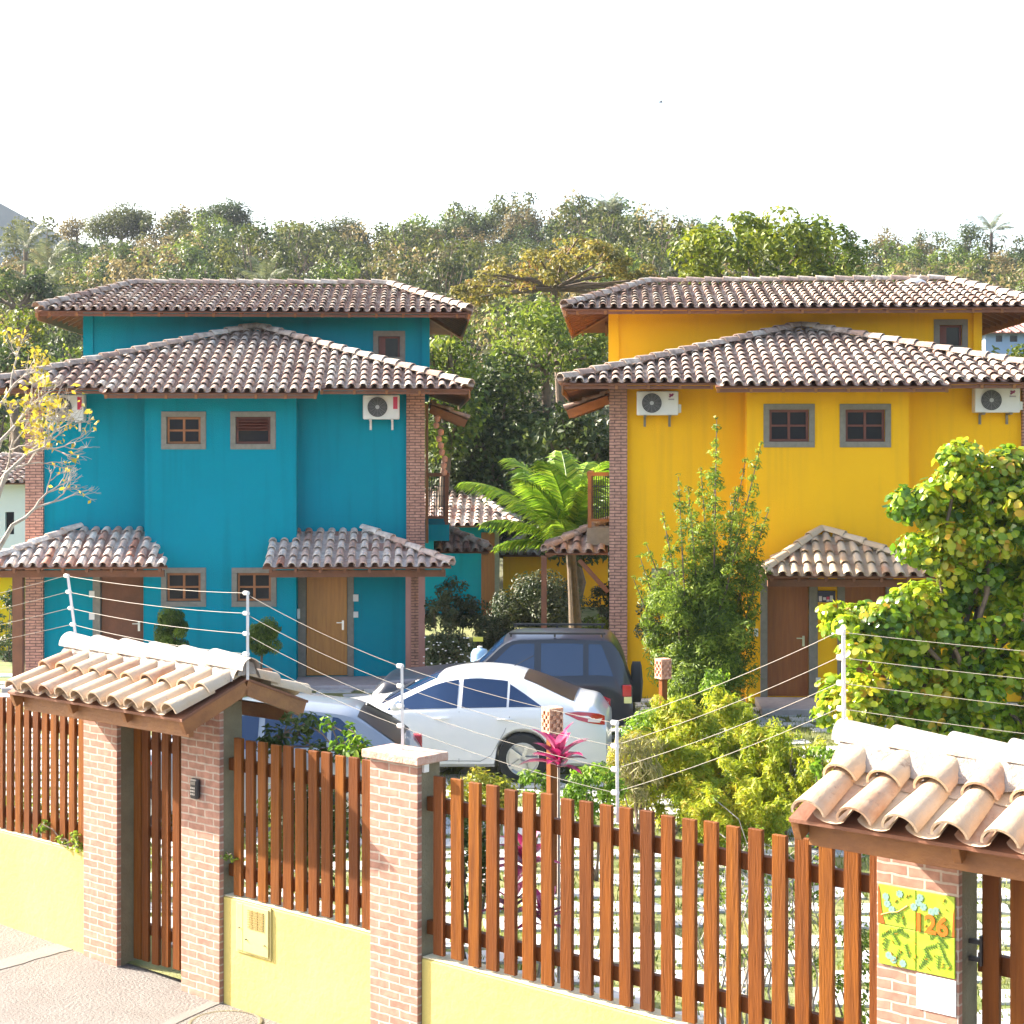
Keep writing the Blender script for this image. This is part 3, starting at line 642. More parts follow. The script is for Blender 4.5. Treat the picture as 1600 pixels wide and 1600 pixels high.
# ------------------------------------------------------------------ fence frame
TH = math.atan2(2700, 3170); ct, st_ = math.cos(TH), math.sin(TH); FX, FY = -3.40, 14.87
def FW(t, u, z=0): return Vector((FX+ct*t+st_*u, FY-st_*t+ct*u, z))
def FT(px, py, u=0.0):
    k = (px-800)/F; t = (k*(FY+ct*u)-FX-st_*u)/(ct+k*st_); return t, CH-(py-HZ)/F*(FY-st_*t+ct*u)
def gz(t): return -.02-.024*t
NT = -TH
def pillar(label, t0, t1, top, cap=None, group='brick pillars of the street fence'):
    p = thing('brick_pillar', label, 'pillar', FW(t0, 0, gz(t0)), NT, group); g = gz(t0); H = top-g; w_ = t1-t0
    MB().box(0, w_, 0, .045, -.15, H).build('brick_face', brickf, p, bevel=.004)
    MB().box(.004, w_-.004, .047, .24, -.15, H-.002).build('rendered_shaft', cement, p)
    if cap:
        MB().box(-.045, w_+.045, -.045, .285, H+.002, H+.065).build('cap', mat('cap_brick', (.46, .26, .19), .9, var=.7, vscale=12, col2=(.58, .44, .36), bump=.7, bscale=30), p, bevel=.008)
        MB().box(w_-.02, w_+.02, .05, .10, H-.06, H-.002).build('wire_clip', white_pt, p)
    return p
pillar('brick pillar left of the slatted gate, under the small tiled gate roof', -.48, 0, 2.38)
pb = pillar('brick pillar right of the slatted gate, carrying a black intercom', .867, 1.355, 2.38)
pillar('free-standing brick pillar with a flat brick cap, in the middle of the fence', 3.075, 3.565, 2.145, cap=True)
pillar('brick pillar under the right tiled roof, carrying the painted number tiles', 7.28, 7.80, 2.42)
pillar('brick pillar beyond the right edge gate', 9.0, 9.5, 2.42)
ic = thing('intercom', 'black wall intercom on the brick pillar beside the gate', 'intercom', FW(1.075, 0, 1.66), NT)
MB().box(-.05, .05, -.045, -.002, -.085, .085).build('housing', black_pl, ic, bevel=.02)
b = MB(); [b.box(-.028+.02*i, -.016+.02*i, -.05, -.0455, -.05+.025*j, -.036+.025*j) for i in range(3) for j in range(3)]; b.build('buttons', metal, ic)
MB().box(-.03, .03, -.05, -.0455, .035, .06).build('speaker_grille', stone, ic)

def low_wall(label, t0, t1, top, group='low yellow walls under the fence'):
    g0, g1 = gz(t0)-.2, gz(t1)-.2
    o = thing('low_wall', label, 'wall', FW(t0, 0, 0), NT, group); L = t1-t0
    m = MB(); pts = [(0, .035, g0), (L, .035, g1), (L, .035, top), (0, .035, top)]; m.prism(pts, (0, .17, 0)); m.build('wall_body', palyel, o, bevel=.012)
    MB().box(0.005, L-.005, .040, .20, top-.006+.01, top+.012).build('wall_top', mat('weathered_wall_top', (.68, .58, .36), .9, var=.7, vscale=7, col2=(.5, .42, .28), bump=.5), o, bevel=.006)
    return o
low_wall('pale yellow low wall at the left edge, left of the gate', -6.5, -.482, .885)
w2 = low_wall('pale yellow low wall between the gate and the capped pillar, with a meter cabinet', 1.357, 3.073, .815)
low_wall('pale yellow low wall under the long slatted fence', 3.567, 7.278, .735)
def fence_panel(label, ts, z0, z1, t_a, t_b, rails, wd=.103, u0=.06, name='picket_fence', g='slatted wooden fence panels', cat='fence'):
    o = thing(name, label, cat, FW(t_a, 0, 0), NT, g)
    for i, t in enumerate(ts):
        p = MB(); x = t-t_a; j = random.uniform(-.006, .006); r = random.random()
        p.box(x, x+wd*random.uniform(.94, 1.03), u0+random.uniform(-.003, .003), u0+.032, z0+random.uniform(-.004, .01), z1+j, r); pk = p.build('picket', wood_fence, o, bevel=.004)
        pk.rotation_euler = (0, random.uniform(-.003, .003), 0)
    for za, zb in rails: MB().box(0, t_b-t_a, u0+.034, u0+.085, za, zb, .1).build('rail', wood_fence, o, bevel=.004)
    return o
fence_panel('slatted brown fence panel at the left edge, left of the gate', [-.785-.139*k for k in range(0, 12)][::-1]+[-.646], .90, 2.13, -2.6, -.482, [(1.0, 1.1), (1.88, 1.98)], wd=.088)
fence_panel('shorter slatted brown fence panel between the gate and the capped pillar', [1.457+.1472*k for k in range(11)], .835, 2.105, 1.357, 3.073, [(.97, 1.07), (1.83, 1.93)], wd=.098)
fence_panel('long slatted brown fence panel between the capped pillar and the number pillar', [3.66]+[3.835+.168*k for k in range(21)], .765, 2.07, 3.567, 7.278, [(.90, 1.0), (1.80, 1.905)], wd=.102)
g1 = fence_panel('narrow slatted brown pedestrian gate under the small tiled roof', [.02, .13, .27, .405, .555, .70], .03, 2.06, .02, .86, [(.25, .34), (1.1, 1.19), (1.85, 1.94)], wd=.092, u0=.16, name='slatted_gate', g=None, cat='gate')
g2 = fence_panel('dark slatted gate at the right edge, beyond the number pillar', [7.88+.17*k for k in range(7)], .0, 2.05, 7.84, 8.99, [(.3, .4), (1.45, 1.56)], wd=.11, u0=.12, name='slatted_gate', g=None, cat='gate')
hb = MB(); hb.box(-.03, .04, .10, .125, 1.62, 1.645).box(-.03, .04, .10, .125, 1.52, 1.545).box(.035, .05, .10, .135, 1.50, 1.67); hb.build('hinge', black_pl, g2)
# meter cabinet
mc = thing('meter_cabinet', 'pale yellow metal meter cabinet with louvred vent set in the low wall beside the gate', 'cabinet', FW(1.53, .035, .405), NT)
cabm = mat('cabinet_paint', (0.576, 0.475, 0.173), .6, var=.3, vscale=8)
MB().box(0, .42, -.012, .0-.001, 0, .415).build('frame', cabm, mc, bevel=.004)
MB().box(.10, .40, -.024, -.013, .02, .395).build('panel_door', cabm, mc, bevel=.003)
MB().box(.015, .092, -.020, -.013, .02, .395).build('side_panel', cabm, mc, bevel=.003)
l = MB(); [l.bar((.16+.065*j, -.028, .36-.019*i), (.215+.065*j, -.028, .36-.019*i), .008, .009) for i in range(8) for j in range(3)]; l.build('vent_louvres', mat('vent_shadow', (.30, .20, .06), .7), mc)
l = MB(); [l.lathe([(.008, 0), (.008, .006)], (x_, -.03, z_), 8) for x_, z_ in ((.06, .2), (.14, .12), (.36, .11))]; l.build('screws', black_pl, mc)
# number tiles
nt = thing('number_tiles', 'four painted green ceramic tiles with orange number 126 on the right brick pillar', 'number sign', FW(7.297, 0, 1.43), NT)
gl = mat('lime_glaze', (.28, .42, .02), .35, var=.8, vscale=11, col2=(.36, .44, .05)); orm = mat('orange_glaze', (.45, .09, .01), .4); blm = mat('bluegrey_glaze', (.20, .33, .29), .4)
dgm = mat('dark_leaf_glaze', (.07, .16, .03), .4); ygm = mat('yellow_orange_glaze', (.60, .26, .02), .4); whm = mat('white_glaze', (.8, .8, .78), .3)
for i in range(2):
    for j in range(2): MB().box(.003+.243*i, .241+.243*i, -.014, -.002, .002+.235*j, .233+.235*j).build('tile', gl, nt, bevel=.003)
MB().prism([(.0, -.0165, .24), (.045, -.0165, .24), (.03, -.0165, .28), (.018, -.0165, .35), (.012, -.0165, .42), (.0, -.0165, .46)], (0, .002, 0)).build('painted_trunk', orm, nt)
rg = random.Random(4); lf = MB(); bl = MB(); og = MB()
og.tube([(.02, -.016, .29), (.07, -.016, .31), (.13, -.016, .325), (.19, -.016, .37)], .004, 5)
def sprig(mb, x, z, ang, L, n=5):
    L *= .9
    d = Vector((math.cos(ang), 0, math.sin(ang))); nn = Vector((-d.z, 0, d.x)); base = Vector((x, -.0162, z))
    mb.bar(base, base+d*L, .0015, .003, up=(0, 1, 0))
    for k in range(n):
        q_ = base+d*L*(k+.6)/n
        for sgn in (-1, 1): e_ = (d*.6+nn*sgn).normalized(); mb.bar(q_, q_+e_*.017, .0018, .0028, up=(0, 1, 0))
for x_, z_, a_ in ((.11, .03, 1.1), (.14, .13, 2.2), (.20, .07, 1.9), (.28, .05, 1.0), (.38, .04, 1.5), (.42, .12, 2.0), (.30, .14, .4), (.04, .08, 1.3), (.33, .20, .8), (.44, .17, 2.4), (.09, .19, .5), (.20, .19, 2.8), (.40, .20, 1.2), (.02, .16, .6), (.46, .06, 2.2), (.34, .08, 2.2), (.26, .02, .8), (.06, .27, .8), (.12, .26, 1.4), (.17, .25, 1.9), (.36, .30, 1.1)): sprig(lf, x_, z_, a_, .085)
for x_, z_ in ((.26, .40), (.29, .38), (.23, .37), (.27, .43), (.34, .36), (.37, .37), (.06, .36), (.05, .40), (.09, .33), (.14, .43), (.10, .04), (.07, .06), (.16, .03)):
    bl.box(x_-.009, x_+.009, -.0163, -.0145, z_-.009, z_+.009)
    for k in range(7): aa = k*.9; bl.box(x_+.014*math.cos(aa)-.007, x_+.014*math.cos(aa)+.007, -.0168-.0001*k, -.0145, z_+.014*math.sin(aa)-.007, z_+.014*math.sin(aa)+.007)
for k in range(46):
    x_, z_ = rg.uniform(.02, .46), rg.uniform(.02, .45); og.bar((x_, -.0165, z_), (x_+rg.uniform(-.02, .02), -.0165, z_+rg.uniform(-.02, .02)), .0018, .006, up=(0, 1, 0))
lf.build('painted_fronds', dgm, nt); bl.build('painted_blossoms', blm, nt); og.build('painted_petals', ygm, nt)
MB().prism([(.468, -.0165, .24), (.482, -.0165, .24), (.482, -.0165, .40), (.474, -.0165, .37)], (0, .002, 0)).build('painted_border', orm, nt)
def text_mesh(txt, size, m_, parent, loc, rot, depth=.002, name='digits'):
    cu = bpy.data.curves.new(name, 'FONT'); cu.body = txt; cu.size = size; cu.extrude = depth; cu.align_x = 'LEFT'; cu.offset = .004
    to = bpy.data.objects.new('tmp', cu); COL.objects.link(to); dg = bpy.context.evaluated_depsgraph_get(); me = bpy.data.meshes.new_from_object(to.evaluated_get(dg))
    bpy.data.objects.remove(to); me.materials.clear(); me.materials.append(m_); o = bpy.data.objects.new(name, me); COL.objects.link(o); o.parent = parent; o.location = loc; o.rotation_euler = rot; return o
text_mesh('126', .148, mat('digit_orange', (.62, .13, .008), .4), nt, (.225, -.0195, .238), (R(90), 0, 0), name='house_number')
tag(MB().box(0, .245, -.008, -.002, 0, .205).build('blank_tile', whm, None, bevel=.002, loc=FW(7.54, 0, 1.215), rotz=NT), 'blank white square tile below the painted number tiles', 'tile')

# gate roofs
def gate_roof(label, t0, t1, zr, ze_, half=.665, pitch=.24, uc=.11, expo=.36, closed=True, mort=.10):
    g = thing('gate_roof', label, 'roof', FW(t0, uc, 0), NT, 'tiled gate roofs'); L = t1-t0
    caps, ch, rt, mo, rf = MB(), MB(), MB(), MB(), MB()
    A, B_ = Vector((0, -half, ze_)), Vector((L, -half, ze_)); C_, D_ = Vector((L, half, ze_)), Vector((0, half, ze_)); U, V = Vector((0, 0, zr)), Vector((L, 0, zr))
    tile_slope(caps, ch, [A, B_, V, U], pitch=pitch, expo=expo, seg=12, rc=pitch*.40, thick=.016, extra=.02)
    tile_slope(caps, ch, [C_, D_, U, V], pitch=pitch, expo=expo, seg=12, rc=pitch*.40, thick=.016, extra=.02)
    sl = (zr-ze_)/half
    ridge_run(rt, U+Vector((-.03, 0, .035)), V+Vector((.0, 0, .035)), r=.115, expo=.385, seg=14, thick=.018)
    for sy in (-1, 1):
        a = Vector((.01, sy*.02, zr+.07)); 
        segs = int(L/.05); vs = []; fs = []
        for i in range(segs+1):
            x_ = .01+(L-.02)*i/segs; wv = mort+random.uniform(-.012, .02)
            vs += [(x_, sy*.06, zr+.115), (x_, sy*(wv+.02), zr+.075-sl*wv+random.uniform(-.006, .006)), (x_, sy*(wv+.045), zr+.02-sl*wv)]
        for i in range(segs): fs += [(i*3, i*3+1, i*3+4, i*3+3), (i*3+1, i*3+2, i*3+5, i*3+4)]
        mo.add(vs, fs)
    mo.add([(0.005, -.1, zr+.02), (0.005, .1, zr+.02), (0.005, .07, zr+.11), (0.005, 0, zr+.14), (0.005, -.07, zr+.11)], [(0, 1, 2, 3, 4)]).add([(L-.005, -.1, zr+.02), (L-.005, .1, zr+.02), (L-.005, .07, zr+.11), (L-.005, 0, zr+.14), (L-.005, -.07, zr+.11)], [(4, 3, 2, 1, 0)])
    for x_ in (0.03, L-.035):
        rf.bar(Vector((x_, 0, zr-.075)), Vector((x_, -half+.03, ze_-.075)), .05, .13).bar(Vector((x_, 0, zr-.075)), Vector((x_, half-.03, ze_-.075)), .05, .13)
    for x_ in (L*.35, L*.66): rf.bar(Vector((x_, 0, zr-.075)), Vector((x_, -half+.05, ze_-.075)), .05, .10).bar(Vector((x_, 0, zr-.075)), Vector((x_, half-.05, ze_-.075)), .05, .10)
    rf.box(.06, L-.065, -half+.12, -half+.17, ze_-.17, ze_-.05).box(.06, L-.065, half-.17, half-.12, ze_-.17, ze_-.05)
    dk = MB(); deck(dk, [A, B_, V, U], .02); deck(dk, [C_, D_, U, V], .02)
    caps.build('cap_tiles', tile_pale, g, autos=50); ch.build('channel_tiles', tile_pale, g, autos=50); rt.build('ridge_tiles', mat('pale_ridge_tile', (0.422, 0.373, 0.324), .8, var=.8, vscale=9, col2=(0.338, 0.268, 0.211), bump=.3, bscale=50, stain=(.22, .15, .11), stainscale=8, stainth=.60), g, autos=50)
    mo.build('mortar', mortar, g, smooth=True); rf.build('roof_framing', wood_beam, g, bevel=.004); dk.build('roof_boards', wood_dark, g)
    return g
gate_roof('small pitched roof of pale clay barrel tiles over the left slatted gate', -.80, 1.57, 2.60, 2.345)
gate_roof('pitched roof of large pale clay barrel tiles over the right number pillar', 7.02, 9.9, 2.615, 2.335, pitch=.275, expo=.40, mort=.17)

# electric fence
def epost(label, pxb, pyb, pxt, pyt, n=4, u=.11, ins=None, zb=None):
    tb, z_b = FT(pxb, pyb, u); tt, z_t = FT(pxt, pyt, u); b = FW(tb, u, z_b); t = FW(tt, u, z_t)
    if zb is not None: b.z = zb
    o = thing('electric_fence_post', label, 'fence post', b, 0, 'electric fence posts'); rel = t-b
    MB().box(-.008, .008, -.008, .008, 0, 1).v
    MB().bar((0, 0, 0), rel+rel.normalized()*.01, .020, .020, up=(0, 1, 0)).build('post_rod', white_pt, o)
    pts = []
    for i in range(n):
        f = 1-i*.235*(1 if n == 4 else 1); c = rel*f; side = Vector((-ct, st_, 0))*.035
        MB().tube([c+side*1.2, c-side*.15], [.018, .018], 10).build('insulator', white_pl, o); pts.append(b+c+side)
    return pts
e1 = epost('leaning white electric fence post at the left end of the small gate roof', 120, 1008, 106, 900)
e2 = epost('white electric fence post at the right end of the small gate roof', 387, 1062, 387, 927)
e3 = epost('white electric fence post on the capped brick pillar', 629, 1168, 628, 1041, u=.12, zb=2.2)
e4 = epost('white electric fence post rising behind the long slatted fence', 965, 1285, 964, 1130, u=.13)
e5 = epost('white electric fence post at the left end of the right gate roof', 1319, 1158, 1318, 988)
def wires(label, A, Bp, sag=.03):
    o = thing('electric_fence_wires', label, 'wires', A[0], 0, 'electric fence wire spans')
    for p_, q_ in zip(A, Bp):
        d = q_-p_; pts = [p_-A[0]+d*k/8-Vector((0, 0, sag*4*(k/8)*(1-k/8))) for k in range(9)]
        MB().tube(pts, .0021, 5).build('wire', wirem, o)
wires('four wires strung between the two posts on the small gate roof', e1, e2)
wires('four wires from the small gate roof down to the capped pillar', e2, e3)
wires('four wires from the capped pillar to the post behind the long fence', e3, e4)
wires('four wires rising from behind the long fence to the right gate roof', e4, e5)
wires('four wires leading out of the picture on the left', e1, [FW(-4.5, .12, z_) for z_ in (2.65, 2.5, 2.36, 2.22)])
wires('four wires leading over the right gate roof', e5, [p_+FW(3.5, .1, 0)-FW(0, .1, 0) for p_ in e5])

# ------------------------------------------------------------------ ground
def nodes_ground(name):
    m = bpy.data.materials.new(name); m.use_nodes = True; return m, m.node_tree.nodes, m.node_tree.links
yardm = mat('yard_soil_grass', (.10, .13, .025), .95, var=.9, vscale=2.5, col2=(.24, .22, .09), bump=.8, bscale=30, stain=(.20, .15, .09), stainscale=1.2, stainth=.6)
slabm = mat('pale_flagstone', (0.468, 0.468, 0.451), .85, rnd=[(0, (0.425, 0.425, 0.425)), (.5, (0.527, 0.518, 0.493)), (1, (0.612, 0.595, 0.561))], var=.6, vscale=5, col2=(0.340, 0.340, 0.348), bump=.5, bscale=20)
def terr(x, y):
    if y < 52: return 0.0
    lf_ = max(0.0, min(1.0, (-x-.20*y)/(y*.10+1)))
    t = min(1, (y-52)/125.0); base = 22.7*(t**1.15)
    s_ = 1 - .16*max(0, min(1, (x-10)/40)) + .03*math.sin(x*.13+1)
    h_ = base*s_*(1-.26*lf_)
    if y > 177: h_ -= (y-177)*.10
    return h_
def grid_mesh(name, xs, ys, zf_, m, kind='structure', smooth=True):
    mb = MB(); mb.v = [(x_, y_, zf_(x_, y_)) for y_ in ys for x_ in xs]; nx = len(xs)
    for j in range(len(ys)-1):
        for i in range(nx-1): mb.f.append((j*nx+i, j*nx+i+1, (j+1)*nx+i+1, (j+1)*nx+i)); mb.r.append(.5)
    o = mb.build(name, m, smooth=smooth); o['kind'] = kind; return o
# yard and hill: one sheet bounded on the street side by the fence line
hillm = mat('hill_undergrowth', (.10, .11, .045), .95, var=.9, vscale=.25, col2=(.17, .15, .085), bump=1, bscale=2)
mb = MB()
L0, L1 = FW(-60, .1), FW(60, .1)
rows = [0, .12, 2, 5, 9, 14, 20, 28, 36]
mbv = []
P_ = [FW(-57, .1, 0), FW(60, .1, 0), Vector((300, -23.9, 0)), Vector((300, 52.01, 0)), Vector((-46.5, 52.01, 0))]
mb.add(P_, [tuple(range(len(P_)))]); tag(mb.build('yard_ground', yardm), kind='structure')
grid_mesh('hillside', [-150+6*i for i in range(51)], [52+5*i for i in range(34)]+[260, 400], lambda x_, y_: terr(x_, y_)-.01, hillm)
# paving slabs
sl = MB(); rg = random.Random(11)
for j in range(0, 46):
    by = 9.0+j*.55
    for i in range(-20, 24):
        bx = i*.80+(j*.37) % .8+rg.uniform(-.09, .09); b2 = by+rg.uniform(-.05, .05); wv = .63+rg.uniform(-.14, .10); hv = .39+rg.uniform(-.08, .05)
        uu_ = (bx-FX)*st_+(b2-FY)*ct; 
        if uu_ < .6: continue
        if rg.random() < .04: continue
        r_ = lambda a: rg.uniform(-a, a)
        q_ = [Vector((bx+x_, b2+y_, .022)) for x_, y_ in ((-wv/2+r_(.05), -hv/2+r_(.03)), (wv*.1+r_(.1), -hv/2-r_(.03)), (wv/2+r_(.05), -hv/2+r_(.05)), (wv/2+r_(.06), hv*.1+r_(.08)), (wv/2-.05+r_(.05), hv/2+r_(.03)), (-wv*.1+r_(.1), hv/2+r_(.03)), (-wv/2+r_(.05), hv/2-.04+r_(.04)))]
        sl.prism(q_, (0, 0, -.03))
for q_ in sl.v: pass
sl.v = [tuple(v) for v in sl.v]
tag(sl.build('flagstone_paving', slabm), kind='structure')
# grass tufts in joints
rgn = np.random.default_rng(3); n = 90000
tt = rgn.uniform(-8, 16, n); uu = rgn.uniform(.4, 17, n)**1.0
cen = np.stack([FX+ct*tt+st_*uu, FY-st_*tt+ct*uu, rgn.uniform(.0, .035, n)], 1)
nrm = rgn.normal(size=(n, 3)); nrm[:, 2] *= .3
grassm = leafm('yard_grass', [(.07, .11, .015), (.17, .21, .03), (.27, .27, .06)], .3)
tag(leaf_mesh('grass', cen, nrm, .075, .2, grassm, seed=5, droop=(0, 0, 2.5)), kind='stuff')
# street side
swm = mat('rough_sidewalk_concrete', (0.1620, 0.1419, 0.1280), .95, var=.8, vscale=2.2, col2=(0.1962, 0.1814, 0.1649), bump=1.0, bscale=38, stain=(0.1152, 0.0968, 0.0844), stainscale=2.6, stainth=.60)
mb = MB(); q_ = [(-60, -14), (60, -14), (60, .09), (-60, .09)]
nx = 60; 
for i in range(nx):
    ta, tb = -60+2*i, -58+2*i; mb.add([FW(ta, -14, gz(ta)), FW(tb, -14, gz(tb)), FW(tb, .32, gz(tb)), FW(ta, .32, gz(ta))], [(0, 1, 2, 3)], .5)
tag(mb.build('sidewalk', swm), kind='structure')
jm = mat('smooth_concrete_band', (0.1945, 0.1813, 0.1619), .9, var=.6, vscale=5, col2=(0.1575, 0.1390, 0.1250), bump=.3)
mb = MB()
def band(px0, py0, px1, py1, wd, mb=mb):
    pts = []
    for a_, b_ in ((px0, py0), (px1, py1)):
        g_ = GP(a_, b_, gz(0)); pts.append(g_)
    d = (pts[1]-pts[0]).normalized(); nn = Vector((-d.y, d.x, 0))*wd/2
    k = 12; rows_ = []
    for i in range(k+1):
        c_ = pts[0].lerp(pts[1], i/k); 
        for sg in (-1, 1):
            v = c_+nn*sg*random.uniform(.85, 1.15); t_ = (v.x-FX)*ct-(v.y-FY)*st_; v.z = gz(t_)+.005; rows_.append(v)
    mb.add(rows_, [(2*i, 2*i+2, 2*i+3, 2*i+1) for i in range(k)], .5)
band(-120, 1545, 118, 1478, .22); band(160, 1640, 345, 1556, .1)
tag(mb.build('sidewalk_joint_strips', jm), kind='structure')
g_ = GP(352, 1598, -.06); mh = MB()
n_ = 40; vs = []; fs = []
for k in range(n_):
    a_ = 2*math.pi*k/n_
    for rr, zz in ((.26, .006), (.275, .012), (.29, .006)): vs.append((rr*math.cos(a_), rr*math.sin(a_), zz))
for k in range(n_):
    k2 = (k+1) % n_
    for q in range(2): fs.append((k*3+q, k2*3+q, k2*3+q+1, k*3+q+1))
mh.add(vs, fs)
t_ = (g_.x-FX)*ct-(g_.y-FY)*st_
tag(mh.build('manhole_ring', cement, loc=(g_.x, g_.y, gz(t_)), smooth=True), 'round manhole rim in the sidewalk in front of the meter cabinet', 'manhole')

# ------------------------------------------------------------------ vehicles
def lerp_keys(keys, x):
    if x <= keys[0][0]: return keys[0][1]
    for (a, va), (b, vb) in zip(keys, keys[1:]):
        if x <= b:
            t = (x-a)/(b-a); return va+(vb-va)*t
    return keys[-1][1]
def smooth_keys(keys, x, r=.07):
    return sum(lerp_keys(keys, x+d*r) for d in (-1.5, -.75, 0, .75, 1.5))/5
class Car:
    def __init__(s, name, label, loc, rot, x0, x1, hw, top, belt, wheels, wr, paint, group=None, clear=.20, roofk=.70, plan=.12, sq=False):
        s.top, s.belt, s.hwid, s.x0, s.x1 = top, belt, hw, x0, x1; s.roofk = roofk; s.plan = plan; s.wheels = wheels; s.wr = wr; s.clear = clear
        s.t = thing(name, label, 'car', loc, rot, group); st = []; x = x0
        while x < x1+1e-6: st.append(x); x += .04
        if st[-1] < x1-.005: st.append(x1)
        vs = []; fs = []; n = 17
        for x in st:
            ring = s.section(x); vs += [(x, y, z) for y, z in ring] + [(x, -y, z) for y, z in ring[-2::-1]]
        m = len(s.section(0)); n = 2*m-1
        for i in range(len(st)-1):
            for k in range(n-1): fs.append((i*n+k, (i+1)*n+k, (i+1)*n+k+1, i*n+k+1))
            fs.append((i*n+n-1, (i+1)*n+n-1, (i+1)*n, i*n))
        fs.append(tuple(range(n))); fs.append(tuple((len(st)-1)*n+k for k in range(n-1, -1, -1)))
        b = MB(); b.add(vs, fs, .5); b.build('body', paint, s.t, autos=35)
        well = MB()
        for wx in wheels:
            for sy in (-1, 1):
                w_ = thing('wheel', None, None); w_.parent = s.t; w_.location = (wx, sy*(hw-.11), wr); w_.rotation_euler = (R(90), 0, 0) if sy < 0 else (R(-90), 0, 0)
                tb = MB(); tb.lathe([(wr*.66, -.10), (wr*.94, -.10), (wr, -.07), (wr, .07), (wr*.94, .10), (wr*.66, .10), (wr*.62, .06), (wr*.66, -.10)], n=28, caps=False); tb.build('tyre', mat('tyre_rubber', (.018, .018, .018), .85), w_, autos=40)
                rb = MB(); rb.lathe([(wr*.66, -.07), (wr*.68, .095), (wr*.62, .098), (wr*.58, .03), (.001, .03)], n=28)
                for k in range(5):
                    a = 2*math.pi*k/5; 
                    rb.bar((.03*math.cos(a), .03*math.sin(a), abs(sy)*.07), (wr*.62*math.cos(a), wr*.62*math.sin(a), abs(sy)*.08), .05, .03)
                rb.build('rim', mat('alloy_rim', (.55, .56, .58), .3, metal=.9), w_, autos=40)
    def hwx(s, x):
        f = (x-s.x0)/(s.x1-s.x0); e = max(0, abs(f-.5)*2-.55)/.45; return s.hwid*(1-s.plan*e**2.2)
    def section(s, x):
        hw = s.hwx(x); tz = smooth_keys(s.top, x); bz = min(smooth_keys(s.belt, x), tz-.02); zb = s.clear+.02*abs(x)
        for wx in s.wheels:
            d = abs(x-wx); ra = s.wr+.03
            if d < ra: zb = max(zb, s.wr+math.sqrt(ra*ra-d*d)-.01)
        zb = min(zb, bz-.12)
        f = min(1, max(0, (tz-bz)/.38)); rw = hw*(.90-(.90-s.roofk)*f)
        zm = zb+(bz-zb)*.55; drop = .03+.03*f
        return [(0, zb), (hw*.9, zb), (hw*.975, zb+.05), (hw, zm), (hw*.985, bz-.07), (hw*.955, bz), (rw+.012, tz-drop-.012), (rw*.93, tz-drop+.012), (rw*.5, tz-.006), (0, tz)]
    def side_pt(s, x, z, sy, off=.006):
        sec = s.section(x); (y0, z0), (y1, z1) = sec[5], sec[6]; f = (z-z0)/(z1-z0) if z1 > z0 else 0; return (x, sy*(y0+(y1-y0)*f+off), z)
    def side_window(s, xa, xb, m, lo=.03, hi=.035, ta=0.0, tb=0.0, name='side_window', sides=(-1, 1)):
        for sy in sides:
            mb = MB(); vs = []; n = 14
            for i in range(n+1):
                x = xa+(xb-xa)*i/n; sec = s.section(x); z0 = sec[5][1]+lo; z1 = sec[6][1]-hi
                fa = (x-xa); fb = (xb-x)
                if ta: z1 = min(z1, z0+.015+fa*ta)
                if tb: z1 = min(z1, z0+.015+fb*tb)
                z1 = max(z1, z0+.012); vs += [s.side_pt(x, z0, sy), s.side_pt(x, z1, sy)]
            mb.add(vs, [(2*i, 2*i+2, 2*i+3, 2*i+1) for i in range(n)], .5); mb.build(name, m, s.t, smooth=True)
    def top_glass(s, xa, xb, m, name, k0=.86, k1=.86, off=.007):
        mb = MB(); vs = []; n = 12; cols = (-1, -.5, 0, .5, 1)
        for i in range(n+1):
            x = xa+(xb-xa)*i/n; sec = s.section(x); k = k0+(k1-k0)*i/n
            for c in cols:
                y = c*sec[7][0]*1.0*k/.93; a = abs(y); (y7, z7), (y8, z8), (y9, z9) = sec[7], sec[8], sec[9]
                z = z8+(z7-z8)*(a-y8)/(y7-y8) if a > y8 else z9+(z8-z9)*a/y8
                vs.append((x, y, z+off))
        for i in range(n):
            for k in range(4): mb.f.append((i*5+k, (i+1)*5+k, (i+1)*5+k+1, i*5+k+1)); mb.r.append(.5)
        mb.v = vs; mb.build(name, m, s.t, smooth=True)
    def seam(s, pts, m):
        for sy in (-1, 1):
            mb = MB(); P = []
            for x, z in pts:
                sec = s.section(x); ys = [(b, a) for a, b in sec[1:6]]; y = lerp_keys(sorted(ys), z) if z < sec[5][1] else s.side_pt(x, z, 1, 0)[1]
                P.append((x, sy*(y+.0), z))
            mb.tube(P, .006, 4); mb.build('door_seam', m, s.t)
cglass = mat('car_glass_sky_blue', (.012, .032, .085), .08, spec=.6); rglass = mat('rear_glass', (.045, .034, .030), .35, spec=.12)  # blue base of the car glass stands for reflected sky
white_car = mat('white_car_paint', (0.624, 0.632, 0.640), .28, coat=.7); navy = mat('navy_car_paint', (.005, .007, .018), .35, coat=.35); silver = mat('silver_car_paint', (.27, .29, .32), .32, metal=.45, coat=.6)
seamm = mat('panel_gap', (.20, .21, .23), .7); chrome = mat('chrome', (.75, .75, .77), .15, metal=1.0)
tl_red = mat('tail_light_red', (.40, .012, .02), .12, coat=.6); tl_w = mat('tail_light_clear', (.7, .55, .5), .15, coat=.6)
